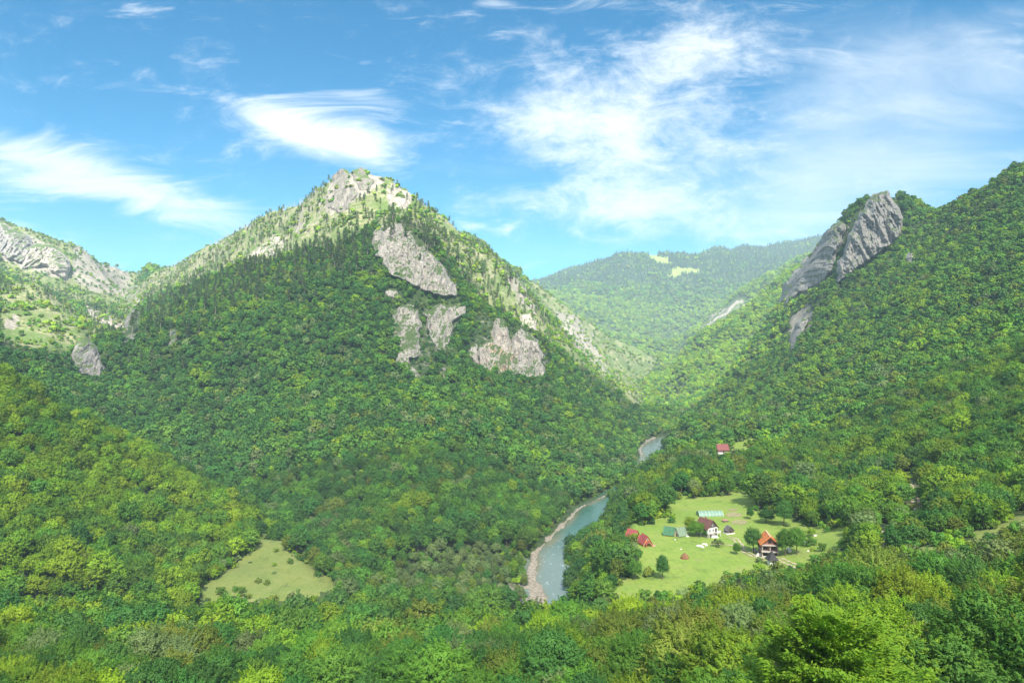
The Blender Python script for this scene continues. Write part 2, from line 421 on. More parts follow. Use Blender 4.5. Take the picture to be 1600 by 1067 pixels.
def rock_material(name, a, b_, stain=None):
    m, t = newmat(name)
    geo = t.n('ShaderNodeNewGeometry'); P = geo.outputs['Position']
    mp = t.n('ShaderNodeMapping', {'Vector': P, 'Scale': (1, 1, .3)}).outputs[0]
    n = t.noise(mp, .16, 12, .74, .3); n2 = t.noise(P, .6, 10, .75); n3 = t.noise(P, .045, 4, .5)
    c = t.mix(t.ss(n, .34, .62), a, b_)
    c = t.mix(t.m('MULTIPLY', t.ss(n2, .52, .72), .3), c, tuple(x*.5 for x in a)); crk = t.noise(mp, .07, 5, .6, 2.2); c = t.mix(t.m('MULTIPLY', t.ss(t.m('ABSOLUTE', t.m('SUBTRACT', crk, .5)), .035, .0), .7), c, tuple(x*.35 for x in a))
    if stain:
        st = t.m('MULTIPLY', t.ss(n3, .5, .6), t.ss(n, .4, .6)); c = t.mix(t.m('MULTIPLY', st, .8), c, stain)
    nz = t.n('ShaderNodeSeparateXYZ', {0: geo.outputs['Normal']}).outputs[2]
    g = t.ss(t.m('ADD', nz, t.m('ADD', t.m('MULTIPLY', t.m('SUBTRACT', n3, .5), 1.2), t.m('MULTIPLY', t.m('SUBTRACT', n, .5), 1.3))), .72, .86)
    vs = t.noise(t.n('ShaderNodeMapping', {'Vector': P, 'Scale': (1, 1, .12)}).outputs[0], .22, 8, .7); c = t.mix(t.m('MULTIPLY', t.ss(vs, .54, .64), .5), c, tuple(x*.45 for x in a))
    c = t.mix(g, c, t.mix(t.ss(n2, .4, .6), (.05,.09,.02), (.1,.15,.035)))
    b = t.n('ShaderNodeBsdfPrincipled', {'Base Color': c, 'Roughness': .9})
    bp = t.n('ShaderNodeBump', {'Height': t.m('ADD', t.m('MULTIPLY', n, 4.0), n2), 'Strength': .7, 'Distance': 1.2}); t.t.links.new(bp.outputs[0], b.inputs['Normal'])
    t.n('ShaderNodeOutputMaterial', {0: b}); return m
M['ground'] = ground_material()
M['meadow'] = meadow_material('meadow_grass', (.19,.29,.035), (.25,.32,.05), (.11,.2,.028))
M['hay'] = meadow_material('dry_meadow_grass', (.2,.23,.05), (.165,.215,.042), (.11,.165,.03))
M['rock'] = rock_material('limestone', (.27,.24,.21), (.55,.49,.42))
M['rock_orange'] = rock_material('stained_limestone', (.3,.26,.22), (.58,.5,.42), (.62,.34,.13))
M['rock_grey'] = rock_material('grey_limestone', (.2,.19,.18), (.4,.37,.34))
M['rock_summit'] = rock_material('weathered_limestone', (.13,.12,.105), (.28,.255,.22))
M['gravel'] = simple('river_gravel', (.4,.33,.26), .95, .45, .5, bump=.6)
def water_material():
    m, t = newmat('river_water')
    P = t.n('ShaderNodeNewGeometry').outputs['Position']
    n1 = t.noise(P, .02, 4, .5)
    c = t.mix(t.ss(n1, .4, .6), (.03,.115,.08), (.045,.14,.1))
    at_ = t.n('ShaderNodeAttribute', attribute_name='shallow_sheen', attribute_type='GEOMETRY')
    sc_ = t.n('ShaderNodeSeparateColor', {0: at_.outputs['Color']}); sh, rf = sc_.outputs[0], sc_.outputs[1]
    c = t.mix(t.m('MULTIPLY', rf, .75), c, (.2,.25,.23))  # paler grey reaches: white sheen of the sky put into the water colour
    c = t.mix(sh, c, (.2,.17,.08))
    n = t.n('ShaderNodeTexNoise', {'Vector': P, 'Scale': .55, 'Detail': 6.0, 'Roughness': .65, 'Distortion': .5}).outputs[0]
    foam_sheen = t.ss(t.noise(t.n('ShaderNodeMapping', {'Vector': P, 'Scale': (1, .35, 1)}).outputs[0], .5, 7, .75), .58, .72)  # foam streaks, thickened where the sheen is painted
    b = t.n('ShaderNodeBsdfPrincipled', {'Base Color': t.mix(t.m('MULTIPLY', foam_sheen, t.m('ADD', .12, t.m('MULTIPLY', rf, .75))), c, (.62,.68,.68)), 'Roughness': .12, 'IOR': 1.33, 'Specular IOR Level': .6})
    bp = t.n('ShaderNodeBump', {'Height': n, 'Strength': .35, 'Distance': .6}); t.t.links.new(bp.outputs[0], b.inputs['Normal'])
    t.n('ShaderNodeOutputMaterial', {0: b}); return m
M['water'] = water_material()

# ------------------------------------------------------------------ ground sheets
ROCK = [  # bare limestone in the hillsides, outlined where it stands
 ([(505,325),(520,268),(545,252),(590,262),(605,285),(575,300),(540,325),(515,335)], 1000, 1200),
 ([(600,300),(625,280),(648,300),(640,325),(610,330)], 1000, 1200),
 ([(395,392),(440,366),(455,378),(425,400),(392,408)], 1000, 1400),
 ([(0,345),(60,375),(105,400),(108,440),(60,425),(0,405)], 1300, 1800),
 ([(110,380),(210,410),(205,470),(150,460),(110,440)], 1300, 2000),
 ([(130,475),(200,505),(195,525),(140,500)], 800, 1500),
 ([(0,500),(30,490),(40,508),(0,520)], 640, 1000),
 ([(0,565),(60,600),(120,640),(140,665),(100,655),(40,615),(0,590)], 380, 450),
 ([(860,480),(900,490),(945,560),(950,590),(925,585),(880,530)], 1100, 2000),
 ([(780,400),(830,450),(845,500),(805,480),(790,440)], 900, 1150),
 ([(1290,350),(1316,345),(1310,400),(1288,440),(1250,470),(1215,480),(1230,430)], 1000, 1400),
 ([(1372,302),(1398,300),(1412,345),(1400,380),(1345,418),(1310,442),(1324,385),(1344,335)], 1000, 1400),
 ([(1230,500),(1265,470),(1275,510),(1240,560)], 1000, 1300),
 ([(1090,515),(1110,490),(1160,465),(1175,480),(1130,505),(1100,530)], 2400, 3100),
]
DRY = [
 ([(200,480),(225,430),(380,345),(500,285),(560,250),(650,300),(720,350),(800,420),(850,500),(960,590),(1040,640),(990,640),(880,560),(760,480),(690,380),(620,340),(480,395),(330,430)], 900, 1700),
 ([(0,300),(220,410),(210,500),(0,430)], 1300, 2000),
 ([(800,408),(900,470),(1030,556),(1000,606),(940,590),(880,530),(835,460)], 1400, 2300),
 ([(1040,600),(1110,560),(1200,500),(1240,430),(1240,540),(1120,600)], 1380, 2200),
 ([(1404,738),(1430,738),(1452,802),(1418,806)], 170, 420),
 ([(0,410),(100,440),(190,520),(80,560),(0,540)], 640, 1100),
]
rockm = np.zeros_like(Z)
ROCK += [([(600,450),(720,470),(732,500),(702,560),(664,604),(625,575),(612,500)], 560, 860), ([(735,486),(845,486),(852,592),(732,588)], 600, 870), ([(585,350),(640,345),(725,450),(715,470),(640,450),(590,410)], 700, 960)]
for p, a, b in ROCK: rockm = np.maximum(rockm, region(p, a, b, 1.5)*((.44 if p[0] in ((600,450),(735,486),(585,350)) else .62) if p[0] in ((860,480),(110,380),(780,400),(1290,350),(1372,302),(1090,515),(600,450),(735,486),(585,350)) else 1))
slope = np.hypot(np.gradient(Z, axis=0)/(DG*dl), np.gradient(Z, axis=1)/(DG*dt))
dry = np.zeros_like(Z)
for p, a, b in DRY: dry = np.maximum(dry, region(p, a, b, 4)*(.3 if p[0][0] == 1040 else 1))
LFT = region(DRY[-1][0], 640, 1100, 3)
dry *= .62+.38*smooth(-.25, .1, fbm(XG/60, DG/60, 4, 50))
dry = np.maximum(dry, LFT*.96)
rockm = np.maximum(rockm, .45*dry*smooth(.7, 1.1, slope)+.55*smooth(1.5, 2.2, slope)*smooth(500, 700, DG))
grav = np.zeros_like(Z)
lbd = segdist(XG, DG, LB)
bw = 1.0+2.9*smooth(420, 335, DG)+2.5*fbm(XG/14, DG/14, 3, 4)
bar = (lbd < bw)*(rd < 26)*(DG < 880)*(XG > -60)*1.0
grav = np.maximum(bar, region([(735,922),(800,918),(835,905),(850,950),(800,950),(735,940)], 300, 350, 1.5)*(fbm(XG/5, DG/5, 3, 61) > -.1))
Z = np.where((rd < 30) & (grav > .3), np.maximum(Z, -124.75+.4*fbm(XG/4, DG/4, 3, 66)+.25), Z)
cov = np.stack([rockm, dry, grav, np.ones_like(Z)], -1).reshape(-1, 4)
co = np.stack([XG, DG, Z], -1).reshape(-1, 3)
jj, ii = np.meshgrid(np.arange(ND-1), np.arange(NT-1), indexing='ij')
a0 = (jj*NT+ii).ravel(); Q = np.stack([a0, a0+1, a0+NT+1, a0+NT], -1)
mcell = {k: (v[:-1, :-1].ravel() > .5) for k, v in md.items()}
def sheet(name, sel, mat, label=None):
    q = Q[sel]; used, inv = np.unique(q.ravel(), return_inverse=True)
    me = mesh_np(name, co[used], inv.reshape(-1, 4), [mat], smooth_=True, attrs={'cover': cov[used]})
    return tag(link(name, me), kind='structure')
anym = np.zeros(len(Q), bool)
for k in md: anym |= mcell[k]
sheet('terrain', ~anym, M['ground'])
sheet('meadow', mcell['hamlet'] | mcell['shelf'] | mcell['upper'], M['meadow'])
sheet('hay_meadow', mcell['left'] | mcell['strip'] | mcell['far_a'] | mcell['far_b'] | mcell['far_c'], M['hay'])
# river
def river():
    pts = []; fs = []; sh = []; n = 9
    def res(L, k):
        L = np.array(L, float); s = np.linspace(0, len(L)-1, k); return np.stack([np.interp(s, range(len(L)), L[:, 0]), np.interp(s, range(len(L)), L[:, 1])], -1)
    A = res(LB, 120); B = res(RB, 120)
    for i in range(120):
        d = B[i]-A[i]; d /= np.hypot(*d)
        a = A[i]-d*7; b = B[i]+d*7
        for k in range(n):
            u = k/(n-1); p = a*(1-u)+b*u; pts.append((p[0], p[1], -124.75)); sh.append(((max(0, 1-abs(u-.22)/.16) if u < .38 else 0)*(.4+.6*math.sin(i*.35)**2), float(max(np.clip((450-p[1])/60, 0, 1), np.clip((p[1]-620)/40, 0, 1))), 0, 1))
    for i in range(119):
        for k in range(n-1): q = i*n+k; fs.append((q, q+1, q+n+1, q+n))
    tag(link('river', mesh_np('river', pts, np.array(fs), [M['water']], smooth_=True, attrs={'shallow_sheen': sh})), kind='structure')
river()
def res_line(L, step):
    out = [L[0]]
    for a, b in zip(L[:-1], L[1:]):
        n = max(1, int((b-a).length/step))
        for k in range(1, n+1): out.append(a.lerp(b, k/n))
    return out
def track(name, pxs, w, mat, gap=0, d0=0):
    P = res_line([hit(*p, d0) for p in pxs], 1.0)
    for _ in range(6):
        P = [P[0]]+[(P[i-1]+P[i]*2+P[i+1])/4 for i in range(1, len(P)-1)]+[P[-1]]
    co_, fs = [], []
    offs = [(-gap-w, -gap), (gap, gap+w)] if gap else [(-w/2, w/2)]
    for (o0, o1) in offs:
        b0 = len(co_)
        for i, p in enumerate(P):
            t = (P[min(i+1, len(P)-1)]-P[max(i-1, 0)]); t.z = 0; t.normalize(); n = Vector((-t.y, t.x, 0))
            for u in (0, .5, 1):
                jit = .25*math.sin(i*1.7+u*9)+.2*math.sin(i*.63)
                q = p+n*(o0+(o1-o0)*u+jit*(u != .5)); co_.append((q.x, q.y, float(ground(q.x, q.y))+.12))
        for i in range(len(P)-1):
            for k in (0, 1): q = b0+i*3+k; fs.append((q, q+1, q+4, q+3))
    return tag(link(name, mesh_np(name, co_, np.array(fs), [mat], smooth_=True)), kind='structure')
M['dirt'] = simple('pale_dirt', (.55,.45,.3), .95, .3, .8)
M['soil'] = simple('garden_soil', (.36,.26,.17), .95, .35, .6, col2=(.22,.26,.08))
track('dirt_track', [(1137,839),(1150,842),(1156,851),(1160,860),(1172,866),(1185,871),(1200,876)], .7, M['dirt'], .55, 200)
track('dirt_track', [(1213,872),(1225,876),(1236,881),(1248,887)], .7, M['dirt'], .55, 200)
track('dirt_track', [(1417,752),(1424,768),(1430,782),(1435,796)], 1.1, M['dirt'], .6, 170)
track('dirt_track', [(1385,828),(1378,842),(1372,856)], .8, M['dirt'], .7, 150)
track('worn_path', [(1110,850),(1130,851),(1148,852)], .8, M['dirt'], 0, 200)
def patch(name, pts, mat):
    P = [hit(*p, 200) for p in pts]; c = sum(P, Vector())/len(P); co_ = []; fs = []
    m = 28; rings = 5
    ang = [math.atan2(p.y-c.y, p.x-c.x) for p in P]; rad = [math.hypot(p.x-c.x, p.y-c.y) for p in P]
    o = sorted(zip(ang, rad)); A = [x[0] for x in o]; R_ = [x[1] for x in o]
    co_.append((c.x, c.y, float(ground(c.x, c.y))+.1))
    for r in range(1, rings+1):
        for k in range(m):
            a = -math.pi+2*math.pi*k/m
            rr = np.interp(a, A, R_, period=2*math.pi)*r/rings*(1+.12*math.sin(k*2.3)*(r == rings))
            x, y = c.x+rr*math.cos(a), c.y+rr*math.sin(a); co_.append((x, y, float(ground(x, y))+.1))
    tri = [(0, 1+k, 1+(k+1) % m) for k in range(m)]; qd = []
    for r in range(rings-1):
        for k in range(m): a = 1+r*m+k; b = 1+r*m+(k+1) % m; qd.append((a, a+m, b+m, b))
    return tag(link(name, mesh_np(name, co_, [np.array(tri), np.array(qd)], [mat], smooth_=True)), kind='structure')
patch('garden_plot', [(1146,814),(1158,812),(1167,815),(1160,819),(1149,819)], M['soil'])
patch('garden_plot', [(1140,802),(1150,800),(1158,804),(1150,808),(1141,808)], M['soil'])
patch('garden_plot', [(1140,795),(1149,794),(1150,797),(1142,798)], M['soil'])
# ------------------------------------------------------------------ trees
def norm(v): return v/np.maximum(np.linalg.norm(v, axis=-1, keepdims=True), 1e-9)
def leaves(P, N, size, r, asp=.55, droop=0, T=None):
    """rhombic leaf sprays at P facing N: vertices and quads"""
    n = len(P)
    if T is None: T = r.normal(size=(n, 3))
    T = T-N*(T*N).sum(1, keepdims=True); T = norm(T); B = np.cross(N, T)
    s = size*(.65+.7*r.rand(n, 1))
    T = T.copy(); T[:, 2] -= droop
    v = np.stack([P-T*s, P-B*s*asp, P+T*s, P+B*s*asp], 1)
    v[:, 1] += N*s*.18; v[:, 3] += N*s*.18
    return v.reshape(-1, 3), np.arange(n*4).reshape(-1, 4)
def facing(v, q, sn):
    a = v[q]; g = np.cross(a[:, 2]-a[:, 0], a[:, 3]-a[:, 1]); fl = (g*sn).sum(1) < 0
    q = q.copy(); q[fl] = q[fl][:, ::-1]; return q
def tube(path, rad, k=6):
    co_, fs = [], []
    for i, (p, r_) in enumerate(zip(path, rad)):
        a = Vector(path[max(i-1, 0)]); b = Vector(path[min(i+1, len(path)-1)]); t = (b-a).normalized()
        u = t.orthogonal().normalized(); w = t.cross(u)
        for j in range(k):
            an = 2*math.pi*j/k; q = Vector(p)+(u*math.cos(an)+w*math.sin(an))*r_; co_.append(q[:])
    for i in range(len(path)-1):
        for j in range(k): a = i*k+j; b = i*k+(j+1) % k; fs.append((a, b, b+k, a+k))
    return np.array(co_), np.array(fs)
def merge(parts):
    co_, fs, o = [], [], 0
    for c, f in parts: co_.append(c); fs.append(f+o); o += len(c)
    return np.concatenate(co_), np.concatenate(fs)
def trunk_geo(r, H, R, limbs=6, k=6, bare=.25, rad=None):
    rad = rad or H*.02; ps = []
    bend = r.normal(size=2)*H*.02
    path = [(bend[0]*u*u, bend[1]*u*u, H*.82*u-(.8 if u == 0 else 0)) for u in np.linspace(0, 1, 6)]
    ps.append(tube(path, [rad*(1.25-u*1.05) for u in np.linspace(0, 1, 6)], k))
    for i in range(limbs):
        z = H*(bare+.5*(i+.5)/limbs); a = r.rand()*6.28+i*2.4; l = R*(.75-.3*i/limbs)
        p0 = np.array([0, 0, z]); d = np.array([math.cos(a), math.sin(a), .75])
        ps.append(tube([p0, p0+d*l*.5, p0+d*l*np.array([1, 1, 1.15])], [rad*.5, rad*.32, rad*.1], max(4, k-2)))
    return merge(ps)
def crown_geo(seed, H, R, nleaf, leaf, lumps=16, bare=.22, top=1.0, inner=.12):
    r = rs(seed); zc = H*(bare+1)/2; hz = H*(1-bare)/2
    L = []
    for i in range(lumps):
        g = (i+.5)/lumps; z = 1-2*g*.86; a = i*2.39996+r.rand()*.8
        q = math.sqrt(max(0, 1-z*z))
        if z < 0: q = math.sqrt(max(0, 1-(z*.8)**2))*(.95)
        k = .58+.3*r.rand()
        L.append((np.array([math.cos(a)*q*R*k, math.sin(a)*q*R*k, zc+z*hz*(.62+.3*r.rand())*top]), R*(.20+.24*r.rand())))
    L.append((np.array([0, 0, zc]), R*.52))
    C = np.array([l[0] for l in L]); RR_ = np.array([l[1] for l in L])
    w = RR_**2; pick = r.choice(len(L), nleaf*2, p=w/w.sum())
    d = norm(r.normal(size=(nleaf*2, 3))); d[:, 2] = np.where(d[:, 2] < -.35, -d[:, 2], d[:, 2])
    rad = RR_[pick]*(.82+.26*r.rand(nleaf*2)); rad = np.where(r.rand(nleaf*2) < inner, rad*.6, rad)
    far_ = r.rand(nleaf*2) < .13; rad = np.where(far_, RR_[pick]*(1.05+.5*r.rand(nleaf*2)**2), rad)
    ell = np.array([1, 1, .82])
    P = C[pick]+d*rad[:, None]*ell
    dist = np.linalg.norm((P[:, None]-C[None])/ell, axis=2)/RR_[None]
    dist[np.arange(len(P)), pick] = 9
    keep = dist.min(1) > .78
    P, d = P[keep][:nleaf], d[keep][:nleaf]
    out = norm((P-np.array([0, 0, zc-.3*hz]))/np.array([R, R, hz]))
    nl = norm(d*.8+r.normal(size=P.shape)*.55+np.array([0, 0, .35]))
    v, q = leaves(P, nl, leaf, r, .55, .25)
    sn = norm(d*.75+out*.4+nl*.65+np.array([0, 0, .12]))
    return v, facing(v, q, sn), np.repeat(sn, 4, 0)
def beech_geo(seed, H, R, nb, per, leaf, bare=.15):
    """crown of flat leafy sprays along outward branches"""
    r = rs(seed); Vs, Ns = [], []; T_ = []; D_ = []
    for i in range(nb):
        g = (i+.5)/nb; z = H*(bare+(1-bare)*g**.9); a = i*2.39996+r.normal()*.3
        prof = max(.12, 1-((g-.36)/.68)**2)**.5*(.85+.2*math.sin(i*1.9))
        l = R*prof*(.72+.4*r.rand()); el = -.05+1.1*g*g+r.normal()*.1
        d = np.array([math.cos(a)*math.cos(el), math.sin(a)*math.cos(el), math.sin(el)])
        side = np.array([-math.sin(a), math.cos(a), 0]); up = np.cross(d, side)
        u = 1-np.abs(r.rand(per))**1.5*.75
        wd = r.normal(size=per)*.22*(1.15-u*.85)*l
        P = np.array([0, 0, z])+d*l*u[:, None]+side*wd[:, None]-np.array([0, 0, 1])*((u**2)*.10*l+np.abs(wd)*.22)[:, None]+up*r.normal(size=(per, 1))*.05*l*.5
        n = norm(up*np.sign(up[2])+r.normal(size=(per, 3))*.33)
        Vs.append(P); Ns.append(n); D_.append(np.tile(d, (per, 1))+side*(wd/l*2.5)[:, None]+r.normal(size=(per, 3))*.25)
        T_.append(np.tile(d*.55+np.array([0, 0, .5]), (per, 1)))
    P = np.concatenate(Vs); n = np.concatenate(Ns); T = np.concatenate(D_)
    v, q = leaves(P, n, leaf, r, .45, .3, T)
    sn = norm(np.concatenate(T_)+n*.7)
    return v, facing(v, q, sn), np.repeat(sn, 4, 0)
def shoots_geo(seed, H, R, ns, per, leaf, bare=.2, up=.7, core=.4, lumps=16):
    """ragged leafy crown: a loose core of foliage with many leafy shoots standing out and up from it"""
    r = rs(seed); zc = H*(bare+1)/2; hz = H*(1-bare)/2
    cv, cq, cn = crown_geo(seed+1, H*.97, R*.9, int(ns*per*core), leaf*1.05, lumps=lumps, bare=bare)
    k = np.arange(ns)+.5; z = 1-2*k/ns*.88; a = k*2.39996+r.normal(size=ns)*.35; q = np.sqrt(1-z*z)
    wob = (.66+.2*np.sin(a*3+seed)*np.sin(z*4+seed))*(.85+.3*r.rand(ns))
    o = np.stack([np.cos(a)*q, np.sin(a)*q, z], -1); P0 = o*np.array([R, R, hz])*wob[:, None]+np.array([0, 0, zc])
    d = norm(o*np.array([1, 1, .6])+np.array([0, 0, up])+r.normal(size=(ns, 3))*.22); L = R*(.3+.28*r.rand(ns))
    i = np.repeat(np.arange(ns), per); u = r.rand(ns*per)**.8
    sd = r.normal(size=(ns*per, 3)); sd -= d[i]*(sd*d[i]).sum(1, keepdims=True)
    P = P0[i]+d[i]*(u*L[i])[:, None]+norm(sd)*(R*.085*(1.1-u)*(.4+r.rand(ns*per)))[:, None]
    P[:, 2] -= u*u*.12*L[i]
    n = norm(norm(sd)*.5+o[i]*.5+np.array([0, 0, .5])+r.normal(size=P.shape)*.35)
    v, qd = leaves(P, n, leaf, r, .42, .05, d[i]+norm(sd)*.6)
    sn = norm(norm(sd)*.45+o[i]*.65+n*.5+np.array([0, 0, .15])); qd = facing(v, qd, sn)
    return np.concatenate([cv, v]), np.concatenate([cq, qd+len(cv)]), np.concatenate([cn, np.repeat(sn, 4, 0)])
def pine_geo(seed, H, R, clumps, per, leaf, start=.5):
    r = rs(seed); P = []; N = []
    for i in range(clumps):
        g = i/max(1, clumps-1); z = H*(start+(1-start)*g); a = i*2.4+r.rand()
        l = R*(1-.75*g)*(.45+.6*r.rand()); c = np.array([math.cos(a)*l*.7, math.sin(a)*l*.7, z])
        q = norm(r.normal(size=(per, 3)))*np.array([1, 1, .3])*R*(.42-.14*g)
        P.append(c+q); N.append(norm(q+np.array([0, 0, .5*R*.3])))
    P = np.concatenate(P); N = np.concatenate(N)
    v, q = leaves(P, norm(N+r.normal(size=N.shape)*.6), leaf, r, .5)
    sn = norm(N+np.array([0, 0, .5])); return v, facing(v, q, sn), np.repeat(sn, 4, 0)
def spruce_geo(seed, H, R, n, leaf):
    r = rs(seed); u = r.rand(n)**.7; z = H*(1-.9*u); a = r.rand(n)*6.283
    tier = .75+.25*np.abs(np.sin(z*2.1)); q = R*u*tier*(.75+.3*r.rand(n))
    P = np.stack([np.cos(a)*q, np.sin(a)*q, z], -1); o = norm(np.stack([np.cos(a), np.sin(a), np.full(n, .55)], -1))
    T = np.stack([np.cos(a), np.sin(a), np.full(n, -.45)], -1)
    v, qd = leaves(P, norm(o+r.normal(size=o.shape)*.35), leaf, r, .5, 0, T)
    return v, facing(v, qd, o), np.repeat(o, 4, 0)
def joined(name, crown, trunk, leafmat, bark):
    v, q, n = crown
    if trunk is None: return mesh_np(name, v, q, [leafmat], normals=n)
    tc, tf = trunk; ctr = tc.copy(); ctr[:, 2] = 0; tn = norm(ctr+np.array([1e-4, 0, .1]))
    return mesh_np(name, np.concatenate([v, tc]), [q, tf+len(v)], [leafmat, bark], mi=np.concatenate([np.zeros(len(q)), np.ones(len(tf))]), normals=np.concatenate([n, tn]))
SPEC = ['bright', 'mid', 'dark', 'olive', 'pale']
# near trees kept as separate crown and trunk so that they can be built as things
NEAR = {}
for si, sp in enumerate(SPEC):
    for k in range(3):
        r = rs(100+si*10+k); H = 12.0; R = 4.0+.4*k
        g = shoots_geo(300+si*10+k, H+1.2*(k == 2), R*(.9 if k == 2 else 1), 300+60*k, 72, .135, .16, .95 if k == 1 else .6, .45)
        cm = mesh_np('crown', g[0], g[1], [M[sp]], normals=g[2])
        tc, tf = trunk_geo(r, H, R, 8, 8)
        tm = mesh_np('trunk', tc, tf, [M['bark']], smooth_=True)
        NEAR[(sp, k)] = (cm, tm, g, (tc, tf))
def protos():
    out = []
    def add(me): o = bpy.data.objects.new('model_%03d' % len(out), me); out.append(o); return len(out)-1
    idx = {}
    for si, sp in enumerate(SPEC):
        for k in range(3):
            n = NEAR[(sp, k)]
            idx[('near', sp, k)] = add(joined('tree', n[2], n[3], M[sp], M['bark']))
            R = 3.7+.45*k; H = 10.5+1.2*k
            tr = trunk_geo(rs(5+k), H, R, 3, 4)
            idx[('mid', sp, k)] = add(joined('tree', shoots_geo(400+si*10+k, H, R*.95, 78+10*k, 20, .36, .2, .9 if k == 1 else .55, .6), tr, M[sp], M['bark']))
            idx[('far', sp, k)] = add(joined('tree', crown_geo(500+si*10+k, H, R*1.05, 420, .98, lumps=11+2*k), None, M[sp], None))
    return out, idx
PROTO, PI_ = protos()
PROTO2 = []
def add2(me): o = bpy.data.objects.new('model_%03d' % len(PROTO2), me); PROTO2.append(o); return len(PROTO2)-1
def pine_trunk(H, seed, k=5):
    r = rs(seed); return tube([(0, 0, -1), (r.normal()*.1, r.normal()*.1, H*.5), (r.normal()*.3, r.normal()*.3, H*.97)], [.32, .24, .08], k)
PINE = []
for k in range(4):
    H = 18+2*k; g = pine_geo(40+k, H, 3.4, 15, 60, .5, .45+.04*k); t_ = pine_trunk(H, k)
    PINE.append((mesh_np('crown', g[0], g[1], [M['pine']], normals=g[2]), mesh_np('trunk', t_[0], t_[1], [M['pinebark']], smooth_=True)))
    add2(joined('pine', pine_geo(60+k, 14, 3.2, 11, 22, .75, .4), pine_trunk(14, 9+k, 4), M['pine'], M['pinebark']))
for k in range(3): add2(joined('spruce', spruce_geo(80+k, 17, 3.6, 260, 1.0), None, M['spruce'], None))
for k in range(2):
    r = rs(90+k); H = 9+3*k
    ps = [tube([(0, 0, -.5), (.1, .05, H*.5), (.3*k, -.2, H)], [.22, .16, .05], 4)]
    for b in range(5):
        a = r.rand()*6.3; z = H*(.35+.12*b); ps.append(tube([(0, 0, z), (math.cos(a)*1.2, math.sin(a)*1.2, z+.9)], [.07, .03], 3))
    c_, f_ = merge(ps); add2(mesh_np('snag', c_, f_, [M['deadwood']], smooth_=True))
PROTO3 = []
def add3(me): o = bpy.data.objects.new('model_%03d' % len(PROTO3), me); PROTO3.append(o)
for si, sp in enumerate(['bright', 'mid', 'dark', 'olive', 'pale']):
    for k in range(2): add3(joined('shrub', crown_geo(600+si*5+k, 2.4, 1.7, 420, .26, lumps=7, bare=.0), None, M[sp], None))
for si, sp in enumerate(['bright', 'mid', 'olive', 'pale']): add3(joined('shrub', crown_geo(650+si, 2.6, 2.3, 110, .7, lumps=6, bare=.0), None, M[sp], None))

def scatter(name, P, kind, sc, rot, models, label, cat):
    me = bpy.data.meshes.new(name); me.vertices.add(len(P)); me.vertices.foreach_set('co', np.asarray(P, np.float32).ravel())
    a = me.attributes.new('model', 'INT', 'POINT'); a.data.foreach_set('value', np.asarray(kind, np.int32))
    a = me.attributes.new('size', 'FLOAT_VECTOR', 'POINT'); a.data.foreach_set('vector', np.asarray(sc, np.float32).ravel())
    a = me.attributes.new('turn', 'FLOAT_VECTOR', 'POINT'); a.data.foreach_set('vector', np.asarray(rot, np.float32).ravel())
    o = link(name, me); c = bpy.data.collections.new(name+'_models')
    for m_ in models: c.objects.link(m_)
    ng = bpy.data.node_groups.new(name, 'GeometryNodeTree')
    ng.interface.new_socket('Geometry', in_out='INPUT', socket_type='NodeSocketGeometry'); ng.interface.new_socket('Geometry', in_out='OUTPUT', socket_type='NodeSocketGeometry')
    N_ = ng.nodes; gi = N_.new('NodeGroupInput'); go = N_.new('NodeGroupOutput'); ip = N_.new('GeometryNodeInstanceOnPoints'); ci = N_.new('GeometryNodeCollectionInfo')
    ci.inputs[0].default_value = c; ci.inputs['Separate Children'].default_value = True; ci.inputs['Reset Children'].default_value = True
    ip.inputs['Pick Instance'].default_value = True
    def na(nm, dt_):
        x = N_.new('GeometryNodeInputNamedAttribute'); x.data_type = dt_; x.inputs[0].default_value = nm; return [s for s in x.outputs if s.enabled][0]
    e2r = N_.new('FunctionNodeEulerToRotation')
    Lk = ng.links.new
    Lk(gi.outputs[0], ip.inputs['Points']); Lk(ci.outputs[0], ip.inputs['Instance']); Lk(na('model', 'INT'), ip.inputs['Instance Index'])
    Lk(na('turn', 'FLOAT_VECTOR'), e2r.inputs[0]); Lk(e2r.outputs[0], ip.inputs['Rotation']); Lk(na('size', 'FLOAT_VECTOR'), ip.inputs['Scale']); Lk(ip.outputs[0], go.inputs[0])
    md_ = o.modifiers.new('scatter', 'NODES'); md_.node_group = ng
    return tag(o, label, cat, kind='stuff')
